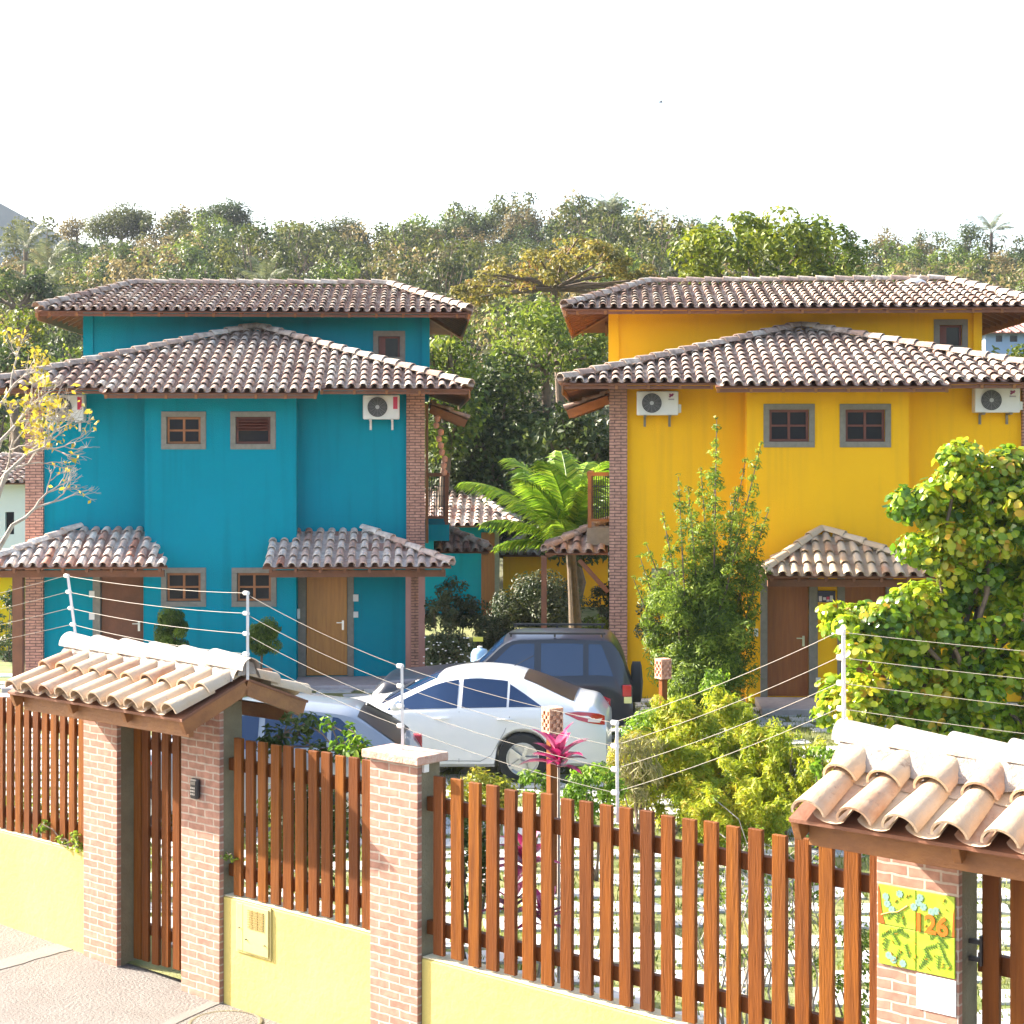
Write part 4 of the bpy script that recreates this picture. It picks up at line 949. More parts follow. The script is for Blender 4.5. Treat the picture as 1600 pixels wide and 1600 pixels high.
# white sedan
sd = Car('sedan', 'white four-door sedan with windows coloured blue as sky reflection parked in front of the navy off-road car', (-.98, 23.85, 0), R(-6), -2.32, 2.32, .90,
         [(-2.34, .55), (-2.27, .68), (-1.9, .84), (-.80, .985), (.02, 1.385), (.30, 1.45), (.62, 1.475), (1.0, 1.445), (1.3, 1.36), (1.92, 1.085), (2.16, 1.06), (2.28, .99), (2.34, .68)],
         [(-2.34, .50), (-1.9, .76), (-1.0, .90), (0, .95), (1.2, .99), (1.9, .985), (2.2, .955), (2.34, .64)], (-1.5, 1.22), .335, white_car, 'cars parked in the yard', roofk=.66)
sd.side_window(-.60, .34, cglass, ta=.52); sd.side_window(.40, 1.0, cglass); sd.side_window(1.03, 1.46, cglass, tb=.62)
sd.top_glass(-.72, .02, cglass, 'windshield', .92, .84); sd.top_glass(1.20, 1.88, rglass, 'rear_window', .88, .93)
sd.seam([(.37, .28), (.37, .95)], seamm); sd.seam([(1.05, .90), (.98, .7), (.80, .38), (.66, .30), (-.5, .29)], seamm); sd.seam([(-.62, .32), (-.68, .85)], seamm)
for sx in (.14, .98):
    for sy in (-1, 1): MB().tube([(sx-.10, sy*.905, .86), (sx, sy*.925, .865), (sx+.10, sy*.905, .86)], .014, 6).build('door_handle', white_car, sd.t)
for sy in (-1, 1):
    q_ = MB(); q_.tube([(-.42, sy*.89, 1.0), (-.46, sy*.97, 1.02)], .03, 8); q_.lathe([(.001, -.07), (.06, -.06), (.085, 0), (.06, .06), (.001, .07)], (-.46, sy*1.03, 1.04), 12); q_.build('door_mirror', white_car, sd.t, smooth=True)
    tlm = MB(); vs = []; 
    for x_, za, zb2 in ((1.78, .94, .955), (1.95, .86, .965), (2.10, .82, .955), (2.22, .80, .94), (2.30, .79, .91)):
        for z_ in (za, zb2):
            sec = sorted((b, a) for a, b in sd.section(x_)[2:6]); vs.append((x_, sy*(lerp_keys(sec, z_)+.008), z_))
    tlm.add(vs, [(2*i, 2*i+2, 2*i+3, 2*i+1) for i in range(4)]); tlm.build('tail_light', tl_red, sd.t, smooth=True)
    c_ = MB(); vs = []
    for x_, za, zb2 in ((2.08, .84, .87), (2.20, .825, .885), (2.27, .82, .88)):
        for z_ in (za, zb2):
            sec = sorted((b, a) for a, b in sd.section(x_)[2:6]); vs.append((x_, sy*(lerp_keys(sec, z_)+.014), z_))
    c_.add(vs, [(2*i, 2*i+2, 2*i+3, 2*i+1) for i in range(2)]); c_.build('light_lens', tl_w, sd.t, smooth=True)
MB().tube([(1.02, .0, 1.46), (1.28, .0, 1.60)], .006, 5).build('antenna', black_pl, sd.t)
wv = MB(); wv.bar((-.70, -.45, 1.035), (-.38, .05, 1.21), .02, .012).bar((-.70, .15, 1.035), (-.40, .6, 1.19), .02, .012); wv.build('wiper', black_pl, sd.t)
# navy off-roader
sv = Car('off_road_car', 'navy blue boxy off-road car with spare wheel, parked behind the white sedan', (-.13, 26.3, 0), R(-3), -1.9, 1.95, .87,
         [(-1.92, .75), (-1.84, 1.0), (-.52, 1.13), (-.40, 1.18), (.06, 1.63), (.18, 1.675), (.9, 1.69), (1.62, 1.67), (1.72, 1.62), (1.93, 1.05), (1.97, .7)],
         [(-1.92, .6), (-1.8, .92), (-.5, 1.04), (1.5, 1.08), (1.8, 1.04), (1.97, .62)], (-1.2, 1.25), .37, navy, 'cars parked in the yard', clear=.32, roofk=.82, plan=.07)
sv.side_window(-.30, .50, cglass, ta=.95, hi=.05); sv.side_window(.60, 1.22, cglass, hi=.05); sv.side_window(1.30, 1.66, cglass, hi=.05, tb=2.5)
sv.top_glass(-.34, .03, cglass, 'windshield', .92, .9); sv.top_glass(1.74, 1.88, rglass, 'rear_window', .85, .85)
for sy in (-1, 1):
    q_ = MB(); q_.bar((.12, sy*.66, 1.70), (1.55, sy*.66, 1.705), .03, .03); [q_.bar((x_, sy*.66, 1.65), (x_, sy*.66, 1.70), .03, .03, up=(0, 1, 0)) for x_ in (.15, .8, 1.5)]; q_.build('roof_rail', black_pl, sv.t)
    MB().box(1.80, 1.93, sy*.80-.045, sy*.80+.045, .80, .97).build('tail_light', tl_red, sv.t, bevel=.01); MB().box(1.82, 1.935, sy*.80-.047, sy*.80+.047, .70, .795).build('indicator_light', mat('lens_yellowish', (.6, .6, .25), .2), sv.t, bevel=.01)
    MB().tube([(-.1, sy*.86, 1.10), (-.12, sy*1.0, 1.15)], .06, 8).build('door_mirror', black_pl, sv.t)
    MB().tube([(.52, sy*.875, .98), (.40, sy*.885, .98)], .015, 6).build('door_handle', black_pl, sv.t)
sw_ = thing('spare_wheel', None, None); sw_.parent = sv.t; sw_.location = (2.02, .05, .90); sw_.rotation_euler = (0, R(90), 0)
MB().lathe([(.001, -.09), (.24, -.08), (.31, -.06), (.31, .06), (.24, .08), (.001, .10)], n=28).build('tyre', MATS['tyre_rubber'], sw_, autos=40)
MB().box(1.9, 2.0, -.8, .8, .36, .56).build('bumper', black_pl, sv.t, bevel=.02)
sv.seam([(.55, .35), (.55, 1.04)], mat('navy_gap', (.004, .004, .008), .8)); sv.seam([(1.26, 1.04), (1.24, .9), (.90, .5)], MATS['navy_gap'])
# silver hatchback behind the fence
sh = Car('hatchback', 'silver hatchback half hidden behind the fence and the small gate roof', (-3.06, 20.7, 0), R(-2), -1.95, 1.95, .84,
         [(-1.97, .6), (-1.9, .8), (-1.15, .98), (-1.0, 1.03), (-.35, 1.40), (.1, 1.47), (.6, 1.48), (1.15, 1.42), (1.25, 1.39), (1.84, 1.0), (1.93, .92), (1.97, .6)],
         [(-1.97, .5), (-1.9, .75), (-1, .92), (1, .98), (1.7, .96), (1.97, .55)], (-1.25, 1.28), .31, silver, 'cars parked in the yard', roofk=.70)
sh.side_window(-.75, .15, cglass, ta=.6); sh.side_window(.22, .95, cglass); sh.side_window(1.0, 1.45, cglass, tb=.8)
sh.top_glass(-.92, -.38, cglass, 'windshield', .92, .86); sh.top_glass(1.28, 1.78, rglass, 'rear_window', .9, .98)
for sy in (-1, 1): MB().box(1.80, 1.93, sy*.70-.07, sy*.70+.07, .72, .92).build('tail_light', tl_red, sh.t, bevel=.02)
MB().bar((1.32, -.0, 1.39), (1.6, .25, 1.21), .02, .015).build('wiper', black_pl, sh.t)

# ------------------------------------------------------------------ small yard things
def lantern(label, px, ptop, pbot, Y, wpx, gz_=0):
    P0 = W(px, ptop, Y); s_ = wpx/F*Y; hgt = (pbot-ptop)/F*Y
    o = thing('garden_lantern', label, 'garden lantern', (P0.x, P0.y, 0), .5, 'clay lanterns on wooden posts'); z1 = P0.z; z0 = z1-hgt
    MB().box(-.045, .045, -.045, .045, 0, z0-.002).build('post', wood_fence, o, bevel=.005)
    b = MB(); b.box(-s_/2, s_/2, -s_/2, s_/2, z0, z0+.03).box(-s_/2, s_/2, -s_/2, s_/2, z1-.035, z1)
    for i in range(4):
        for j in range(5):
            a = -s_/2+s_*(i+.5)/4; zc = z0+.03+(hgt-.065)*(j+.5)/5
            if (i+j) % 2 == 0:
                for k in range(4):
                    u = Vector((math.cos(k*math.pi/2), math.sin(k*math.pi/2), 0)); v_ = Vector((-u.y, u.x, 0)); c_ = u*(s_/2-.006)+v_*a+Vector((0, 0, zc)); b.bar(c_-v_*s_*.11, c_+v_*s_*.11, .012, (hgt-.065)/5*.98, up=(0, 0, 1))
    b.box(-s_/2+.02, s_/2-.02, -s_/2+.02, s_/2-.02, z0+.03, z1-.035); b.build('clay_lamp_block', terra, o)
lantern('clay lantern block on a wooden post behind the magenta plant', 863, 1105, 1146, 17.2, 25)
lantern('clay lantern block on a wooden post beside the navy off-road car', 1036, 1029, 1060, 24.2, 19)
P0 = W(750, 1041, 28.6); o = thing('water_drum', 'pale blue rounded water drum standing in the shrubs left of the navy car', 'drum', (P0.x, P0.y, 0), 0)
db = mat('pale_blue_plastic', (.33, .52, .72), .4); MB().lathe([(.12, 0), (.15, .03), (.155, .75), (.165, .8), (.155, .85), (.15, 1.05), (.11, 1.12), (.03, 1.14)], n=20).build('drum_body', db, o, smooth=True)
MB().lathe([(.04, 1.142), (.04, 1.17), (.001, 1.175)], n=12).build('lid', white_pl, o)
o = thing('lamp_sign', 'small yellow capped marker in the dark planting behind the blue drum', 'marker', (W(747, 990, 31).x, 31, 0), 0)
MB().box(-.02, .02, -.02, .02, 0, .98).build('stake', dark_in, o); MB().box(-.09, .09, -.03, .03, .982, 1.06).build('yellow_cap', mat('bright_yellow', (.65, .6, .08), .5), o)
# white pipe frame behind the gate
P0 = W(240, 1130, 16.6); o = thing('pipe_frame', 'white pipe frame with a red ball seen through the slats of the small gate', 'pipe frame', (P0.x, P0.y, 0), 0)
b = MB(); z_ = P0.z; b.bar((-.14, 0, z_), (.14, 0, z_), .035, .035).bar((-.06, 0, 0), (-.06, 0, z_-.02), .028, .028, up=(0, 1, 0)).bar((.05, 0, 0), (.05, 0, z_-.02), .028, .028, up=(0, 1, 0)); b.build('pipe', white_pt, o)
MB().lathe([(.005, -.05), (.035, -.035), (.05, 0), (.035, .035), (.005, .05)], (-.06, -.03, z_-.38), 12).build('red_ball', red_pl, o, smooth=True)

# ------------------------------------------------------------------ plants
def plant(name, label, cat, loc, group=None): return thing(name, label, cat, loc, 0, group)
lf_olive = leafm('leaf_dark_olive', [(.015, .035, .006), (.035, .065, .010), (.06, .10, .016), (.11, .14, .03)], .5)
lf_bright = leafm('leaf_bright_green', [(0.048, 0.103, 0.008), (0.108, 0.218, 0.012), (0.192, 0.322, 0.020), (0.312, 0.391, 0.030)], .5)
lf_yellow = leafm('leaf_golden', [(.13, .20, .010), (.27, .34, .016), (.42, .44, .022), (.46, .34, .03)], .5) if True else leafm('x', [(0.117, 0.151, 0.008), (0.285, 0.277, 0.013), (0.419, 0.356, 0.017), (0.419, 0.240, 0.021)], .5)
lf_grape = leafm('leaf_glossy_mixed', [(0.045, 0.113, 0.010), (0.117, 0.226, 0.012), (0.265, 0.382, 0.015), (0.500, 0.536, 0.030), (0.617, 0.311, 0.030)], .5, rough=.28, spec=.6)
lf_podo = leafm('leaf_podocarpus', [(0.033, 0.068, 0.008), (0.090, 0.150, 0.014), (0.195, 0.285, 0.025), (0.358, 0.435, 0.040)], .5)
lf_dry = leafm('leaf_dry_straw', [(.12, .12, .03), (.26, .24, .08), (.38, .34, .16)], .3)
lf_hedge = leafm('leaf_hedge', [(0.075, 0.108, 0.012), (0.200, 0.228, 0.020), (0.350, 0.336, 0.030), (0.425, 0.264, 0.030)], .5)
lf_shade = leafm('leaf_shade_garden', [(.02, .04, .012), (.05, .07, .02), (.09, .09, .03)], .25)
def bush(name, label, px, pyb, Y, wpx, hpx, m, n=14, leaf=.07, per=1500, asp=.4, seed=1, group=None, cat='bush', z0=0.0, dep=.8, stems=True, up=.5, droop=None, cr=None, flat=.8):
    base = Vector(((px-800)/F*Y, Y, z0)); s_ = Y/F; rw = wpx*s_/2; top = CH-(pyb-hpx-HZ)*s_-z0; h = hpx*s_
    o = plant(name, label, cat, base, group); cz = top-h/2
    cl = crown_clumps(0, 0, cz*.90, rw*.78, rw*.78*dep, h*.45, int(n*2.0), cr or min(rw, h)*.36, seed, low=-1)
    if flat > 1:
        rj = random.Random(seed); ext = []
        for c, r in cl:
            ext.append((c, r*.62))
            for q in range(2):
                L_ = rj.uniform(.25, 1.0); dv = (c[0]*.55+rj.uniform(-.12, .12), c[1]*.55+rj.uniform(-.12, .12), abs(c[2]-cz)*.25+.16)
                for w_ in (.5, 1.0): ext.append(((c[0]+dv[0]*L_*w_, c[1]+dv[1]*L_*w_, c[2]+dv[2]*L_*w_), r*(.42-.16*w_)))
        cl = ext
    C_, N_, Rr = clump_points(cl, per, seed, upbias=up, flat=flat); 
    k = C_[:, 2] > .01; C_, N_, Rr = C_[k], N_[k], Rr[k]
    leaf_mesh('foliage', C_, N_, leaf, asp, m, o, Rr, seed, droop=droop)
    if stems:
        b = MB(); rg = random.Random(seed)
        for c, r in cl[:6]: b.tube([(rg.uniform(-.06, .06), rg.uniform(-.06, .06), 0), (c[0]*.5, c[1]*.5, c[2]*.5), c], [.014, .010, .005], 5)
        b.build('stems', bark, o)
    return o
# tall many-spired shrub by the yellow porch
Yp = 28.3; bx = (1095-800)/F*Yp; o = plant('tall_shrub', 'tall many-spired dark green shrub in front of the left half of the yellow house', 'shrub', (bx, Yp, 0))
rg = random.Random(21); cl = []; tr = MB(); spires = [(1120, 655), (1190, 690), (1060, 745), (1095, 730), (1035, 800), (1150, 760), (1010, 850), (1185, 800), (1120, 700), (1165, 720), (990, 905), (1045, 890), (1190, 880), (1080, 800), (1200, 800), (1000, 870), (1075, 690+70)]
for i, (px, py) in enumerate(spires):
    tip = W(px, py, Yp+rg.uniform(-.5, .5))-Vector((bx, Yp, 0)); b0 = Vector((rg.uniform(-.3, .35), rg.uniform(-.3, .3), .25))
    mid = b0.lerp(tip, .45)+Vector((tip.x*.10, 0, 0)); tr.tube([(0, 0, 0), b0, mid, tip], [.05, .03, .018, .006], 5)
    L = (tip-b0).length; k = int(L/.13)
    for q in range(2, k+1):
        f = q/k; c = (b0.lerp(mid, f*2) if f < .5 else mid.lerp(tip, f*2-1)); r = (.24*(1-f)**.8+.055)*rg.uniform(.6, 1.3)
        a_ = rg.uniform(0, 6.28); d_ = .42*(1-f)*rg.uniform(.3, 1.2); cl.append(((c.x+math.cos(a_)*d_, c.y+math.sin(a_)*d_, c.z+rg.uniform(-.05, .05)), r))
for k in range(46): a_ = rg.uniform(0, 6.28); rr = rg.uniform(.2, 1.02); cl.append(((math.cos(a_)*rr+.0, math.sin(a_)*rr*.8, rg.uniform(.5, 2.5)), rg.uniform(.18, .32)))
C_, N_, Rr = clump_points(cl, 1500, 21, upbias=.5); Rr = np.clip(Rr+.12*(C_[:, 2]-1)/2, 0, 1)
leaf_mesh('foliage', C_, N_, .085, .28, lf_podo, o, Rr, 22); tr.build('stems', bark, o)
# broad-leaved tree at the right
Yt = 24.6; bx = (1500-800)/F*Yt; o = plant('broadleaf_tree', 'large glossy round-leaved tree with yellow and orange leaves at the right edge', 'tree', (bx, Yt, 0))
rg = random.Random(31); cl = []
def blob(px, py, rpx, n, cr=.30):
    c = W(px, py, Yt)-Vector((bx, Yt, 0)); r = rpx*Yt/F
    for k in range(n):
        d = Vector((rg.gauss(0, 1), rg.gauss(0, 1), rg.gauss(0, 1))).normalized()*r*rg.uniform(.35, 1)
        cl.append(((c.x+d.x, c.y+d.y*.9, c.z+d.z), cr*rg.uniform(.55, 1.2)))
for a in ((1530, 800, 85, 20), (1600, 790, 90, 20), (1470, 850, 45, 8), (1560, 880, 80, 16), (1350, 985, 62, 12), (1420, 1010, 85, 18), (1500, 960, 80, 16), (1600, 950, 90, 16), (1345, 1080, 60, 12), (1430, 1100, 75, 16), (1530, 1080, 90, 20), (1640, 1060, 90, 16), (1310, 1110, 36, 6), (1480, 1140, 60, 10), (1590, 1140, 60, 10), (1500, 745, 40, 5), (1690, 900, 110, 20), (1590, 735, 50, 6), (1440, 800, 26, 3)): blob(*a)
C_, N_, Rr = clump_points(cl, 700, 31, upbias=.5); k = C_[:, 2] > .15; C_, N_, Rr = C_[k], N_[k], Rr[k]; Rr = np.clip(Rr*.95, 0, 1)
leaf_mesh('foliage', C_, N_, .115, .8, lf_grape, o, Rr, 32, fold=.2, rounded=True)
b = MB(); ends = [c for c, r in cl[::6]]; limbs(b, (0, 0, 0), (.0, 0, 1.1), ends, .11, 5); b.build('trunk', bark, o)
# golden and green bushes behind the long fence
bush('golden_bush', 'golden yellow fine-leaved bush, tallest one in front of the yellow porch door', 1100, 1262, 20.6, 190, 190, lf_yellow, 26, .075, 3600, .26, 41, 'golden bushes behind the long fence', flat=1.15, droop=(0, 0, .5))
bush('golden_bush', 'golden yellow bush left of the right gate roof', 1220, 1290, 19.6, 175, 165, lf_yellow, 18, .075, 3600, .26, 42, 'golden bushes behind the long fence', flat=1.15, droop=(0, 0, .5))
bush('golden_bush', 'golden yellow bush beside the small porch path, in front of the red brown door', 1165, 1235, 21.8, 150, 140, lf_yellow, 14, .075, 3600, .26, 43, 'golden bushes behind the long fence', flat=1.15, droop=(0, 0, .5))
bush('golden_bush', 'low golden bush nearest the long fence, between the two taller golden bushes', 1150, 1335, 18.2, 190, 110, lf_yellow, 16, .075, 3600, .26, 51, 'golden bushes behind the long fence', flat=1.15, droop=(0, 0, .5))
bush('golden_bush', 'golden green bush just right of the white fence post behind the long fence', 1050, 1290, 19.2, 150, 150, lf_yellow, 16, .075, 3600, .26, 52, 'golden bushes behind the long fence', flat=1.15, droop=(0, 0, .5))
bush('golden_bush', 'small golden bush between the porch path and the number pillar roof', 1283, 1290, 19.0, 110, 110, lf_yellow, 14, .075, 3600, .26, 53, 'golden bushes behind the long fence', flat=1.15, droop=(0, 0, .5))
bush('golden_bush', 'mixed green and yellow bush behind the white fence post', 1000, 1250, 20.4, 120, 120, lf_hedge, 16, .07, 3000, .35, 54, 'golden bushes behind the long fence')
bush('golden_bush', 'mixed green and yellow bush filling the gap between the golden bushes', 1165, 1290, 20.2, 120, 130, lf_hedge, 16, .07, 3000, .35, 55, 'golden bushes behind the long fence')
bush('green_bush', 'bright green bush right of the white sedan tail, below the clay lantern', 1040, 1225, 22.0, 130, 130, lf_bright, 18, .075, 1500, .4, 44)
bush('green_bush', 'bright green bush at the foot of the tall spired shrub', 1125, 1112, 26.8, 70, 80, lf_bright, 10, .07, 1500, .4, 45)
bush('dry_grass_bush', 'dry straw coloured wispy bush between the magenta plant and the golden bushes', 1000, 1255, 19.0, 95, 130, lf_dry, 12, .16, 1100, .09, 46, droop=(0, 0, 1.2))
bush('green_bush', 'small bright green bush left of the magenta plant, beside the sedan wheel', 836, 1245, 18.2, 60, 62, lf_bright, 8, .06, 1900, .45, 47)
bush('green_bush', 'rounded green bush right of the magenta plant, in front of the sedan', 925, 1262, 17.8, 110, 92, lf_bright, 12, .06, 1900, .45, 48)
bush('hedge', 'low yellow green clipped hedge beside the capped pillar', 752, 1252, 16.6, 130, 58, lf_hedge, 14, .05, 2400, .5, 49, cat='hedge')
bush('golden_bush', 'small golden bush at the left tip of the right gate roof', 1290, 1215, 17.5, 60, 70, lf_bright, 8, .075, 1500, .45, 50)
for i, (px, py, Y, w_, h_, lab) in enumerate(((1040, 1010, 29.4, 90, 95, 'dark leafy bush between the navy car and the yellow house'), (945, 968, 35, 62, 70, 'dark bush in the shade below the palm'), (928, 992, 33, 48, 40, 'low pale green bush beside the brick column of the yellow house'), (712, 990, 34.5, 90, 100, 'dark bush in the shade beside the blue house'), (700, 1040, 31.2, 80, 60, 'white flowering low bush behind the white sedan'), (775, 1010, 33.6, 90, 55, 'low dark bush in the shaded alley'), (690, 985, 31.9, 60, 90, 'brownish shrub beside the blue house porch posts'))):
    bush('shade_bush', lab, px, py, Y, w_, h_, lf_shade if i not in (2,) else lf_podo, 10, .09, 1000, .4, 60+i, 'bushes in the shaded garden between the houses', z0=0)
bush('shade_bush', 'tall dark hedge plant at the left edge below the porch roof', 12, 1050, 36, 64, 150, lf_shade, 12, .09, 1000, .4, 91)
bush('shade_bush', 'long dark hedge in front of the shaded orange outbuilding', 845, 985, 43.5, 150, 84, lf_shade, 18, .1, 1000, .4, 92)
fl = MB(); rg = random.Random(5); P0 = W(700, 1015, 31.0)
for k in range(40):
    c = P0+Vector((rg.uniform(-.42, .42), rg.uniform(-.45, -.2), rg.uniform(-.3, .28))); fl.lathe([(.001, 0), (.022, .008), (.001, .02)], c, 6)
tag(fl.build('white_flowers', white_pt), 'tiny white blossoms of the low shrub behind the white sedan', 'flowers', kind='stuff')
# climbing plants on the gate panel, weeds
def sprawl(label, name, pts, m, leaf, per, seed, cr, u, group=None):
    P = [FW(*FT(px, py, u)[:1], u, FT(px, py, u)[1]) for px, py in pts]; o = plant(name, label, 'plant', P[0], group)
    cl = [(tuple(p-P[0]), cr*random.Random(seed+i).uniform(.6, 1.2)) for i, p in enumerate(P)]
    C_, N_, Rr = clump_points(cl, per, seed); leaf_mesh('foliage', C_, N_, leaf, .5, m, o, Rr, seed)
    b = MB()
    for a_, c_ in zip(P, P[1:]): b.tube([a_-P[0], (a_+c_)/2-P[0]+Vector((0, 0, .03)), c_-P[0]], .006, 5)
    if 'climb' in name: b.tube([P[0]-P[0], Vector((.02, .03, -P[0].z*.5)), Vector((0, .0, -P[0].z+.05))], .008, 5)
    b.build('stems', bark, o)
sprawl('dark leafy climber hanging over the shadowed fence panel', 'climbing_plant', [(440, 1165), (452, 1125), (470, 1150), (430, 1150), (500, 1170), (530, 1178), (480, 1130), (420, 1165), (560, 1180)], lf_olive, .065, 2300, 71, .11, .30)
sprawl('bright green climbing shoot above the fence beside the capped pillar', 'climbing_plant', [(548, 1178), (545, 1140), (560, 1160), (530, 1165), (512, 1130), (570, 1175)], lf_bright, .07, 1900, 72, .085, .25)
sprawl('small weeds growing on the top of the left low wall', 'wall_weeds', [(62, 1295), (70, 1290), (95, 1312), (110, 1320), (122, 1325), (118, 1308)], lf_podo, .055, 2600, 73, .055, .03)
sprawl('small weed sprouting beside the gate pillar', 'wall_weeds', [(352, 1338), (358, 1336), (366, 1342)], lf_podo, .04, 3500, 74, .04, .03)
# topiary bushes in pots
for px, py, rpx, lab in ((272, 987, 36, 'clipped ball shrub in a pot under the left lower window of the blue house'), (408, 998, 32, 'clipped ball shrub in a pot under the right lower window of the blue house')):
    Y = 31.3; c = W(px, py, Y); o = plant('potted_shrub', lab, 'potted plant', (c.x, c.y, 0), 'potted ball shrubs'); r = rpx*Y/F
    cl = crown_clumps(0, 0, c.z, r*.7, r*.7, r*.78, 22, r*.36, px, low=-1); C_, N_, Rr = clump_points(cl, 5200, px); leaf_mesh('foliage', C_, N_, .075, .25, lf_podo, o, Rr*.75, px, droop=(0, 0, -1.2))
    MB().tube([(0, 0, .42), (.02, 0, c.z-.1)], .022, 8).build('stem', bark, o); MB().lathe([(.14, 0), (.2, .40), (.22, .44), (.19, .44), (.18, .38), (.001, .38)], n=20).build('pot', terra, o, autos=40)
# magenta cordyline plants
pinkm = leafm('magenta_leaf', [(.06, .010, .02), (.20, .012, .055), (.46, .025, .14), (.58, .22, .32)], .4, rough=.35)
def cordyline(label, stems_, seed):
    o = plant('magenta_plant', label, 'plant', (stems_[0][0].x, stems_[0][0].y, 0), 'magenta ti plants behind the fence'); O_ = Vector((stems_[0][0].x, stems_[0][0].y, 0)); rg = random.Random(seed)
    lm, sm = MB(), MB()
    for tip, rr, nl in stems_:
        t = tip-O_; sm.tube([(t.x*.3, t.y*.3, 0), (t.x*.8, t.y*.8, t.z*.5), (t.x, t.y, t.z-.05)], [.016, .013, .011], 6)
        for k in range(nl):
            az = k*2.4+rg.uniform(-.3, .3); el = R(88-72*((k+.5)/nl)**.8)+rg.uniform(-.1, .1); L = rr*rg.uniform(.85, 1.15); wd = L*.15; r_ = .8+rg.uniform(-.1, .2) if k < nl*.3 else rg.uniform(.05, .55)
            d = Vector((math.cos(az), math.sin(az), 0)); sd_ = Vector((-d.y, d.x, 0)); vs = []; n = 7; b = t-Vector((0, 0, .05+.10*k/nl))
            x = z = 0.0; e = el
            for i in range(n+1):
                f = i/n; ww = wd*(math.sin(math.pi*min(1, f*.92+.08))**.8)*(1 if i < n else .05); c = b+d*x+Vector((0, 0, z)); up = Vector((-d.x*math.sin(e), -d.y*math.sin(e), math.cos(e)))
                vs += [c-sd_*ww+up*ww*.35, c, c+sd_*ww+up*ww*.35]; x += L/n*math.cos(e); z += L/n*math.sin(e); e -= .13
            for i in range(n):
                for q in (0, 1): lm.f.append((len(lm.v)+i*3+q, len(lm.v)+(i+1)*3+q, len(lm.v)+(i+1)*3+q+1, len(lm.v)+i*3+q+1)); lm.r.append(min(1, max(0, r_+rg.uniform(-.2, .2)+(.1 if q else -.1))))
            lm.v += [tuple(v) for v in vs]
    lm.build('leaves', pinkm, o, smooth=True); sm.build('stem', bark_pale, o)
cordyline('tall magenta ti plant with pink and white striped leaves rising above the long fence', [(W(873, 1172, 13.9), .30, 20)], 1)
cordyline('lower magenta ti plant seen between the pickets beside the capped pillar', [(W(822, 1330, 13.6), .30, 18), (W(800, 1400, 13.4), .26, 14), (W(850, 1420, 13.5), .28, 14)], 2)
# thorny stems behind the right part of the fence
rg = random.Random(9); o = plant('bare_stem_shrub', 'spindly bare-stemmed shrub behind the right half of the long fence', 'shrub', W(1180, 1600, 12.8).xy.to_3d()); b = MB(); cl = []
for k in range(26):
    a = Vector((rg.uniform(-.35, .45), rg.uniform(-.2, .3), 0)); p = [a]; 
    for q in range(7): p.append(p[-1]+Vector((rg.uniform(-.10, .10), rg.uniform(-.08, .08), rg.uniform(.13, .26))))
    b.tube(p, [.010-.001*i for i in range(8)], 5)
    for q in (3, 5, 6, 7): e_ = p[q]+Vector((rg.uniform(-.2, .2), rg.uniform(-.15, .15), rg.uniform(.05, .2))); b.tube([p[q], e_], .004, 4); cl.append((tuple(e_), .05))
C_, N_, Rr = clump_points(cl, 2600, 9); leaf_mesh('foliage', C_, N_, .035, .5, lf_podo, o, Rr, 9); b.build('stems', bark_pale, o)
bush('fence_bush', 'low green plants at the foot of the number pillar behind the fence', 1340, 1600, 12.6, 120, 170, lf_podo, 9, .05, 1300, .4, 77)
bush('fence_bush', 'dark leafy shrub behind the first pickets right of the capped pillar', 735, 1420, 13.9, 90, 190, lf_olive, 12, .06, 1900, .5, 78)
bush('fence_bush', 'dark shrub showing through the slats of the shadowed fence panel', 470, 1400, 15.4, 190, 200, lf_olive, 16, .07, 1500, .5, 79)
bush('fence_bush', 'low shrub behind the slats of the panel left of the gate', 60, 1330, 17.4, 150, 90, lf_podo, 10, .07, 1300, .5, 80)

# palm between the houses
def frond(mb, rb, base, az, L, e0, seed, bend=1.0, n=26, w=.42):
    rg = random.Random(seed); d = Vector((math.cos(az), math.sin(az), 0)); sd_ = Vector((-d.y, d.x, 0)); p = Vector(base); e = e0; pts = [p.copy()]; dirs = []
    for i in range(n):
        f = i/n; st2 = d*math.cos(e)+Vector((0, 0, math.sin(e))); dirs.append(st2); p = p+st2*(L/n); pts.append(p.copy()); e -= bend/n*(.4+1.2*f)
    rb.tube(pts[::3], [.022-.018*i/len(pts[::3]) for i in range(len(pts[::3]))], 5)
    for i in range(3, n):
        f = i/n; wl = 1.15*w*L*(math.sin(math.pi*(f*.86+.10))**.6)*.62; st2 = dirs[i]; up = sd_.cross(st2)
        if up.z < 0: up = -up
        for sg in (-1, 1):
            for h in (0, .33, .67):
                q = pts[i].lerp(pts[i+1], h); a = (sd_*sg*.85+st2*.75-up*rg.uniform(.0, .3)+Vector((0, 0, -.12))).normalized(); l = wl*rg.uniform(.85, 1.1); m_ = q+a*l*.5+Vector((0, 0, .02*l)); t_ = q+a*l-Vector((0, 0, l*rg.uniform(.15, .35))); wd = .024
                mb.add([q-st2*wd*.6, q+st2*wd*.6, m_+st2*wd, m_-st2*wd, t_], [(0, 1, 2, 3), (3, 2, 4)], min(1, max(0, rg.gauss(.5, .25))))
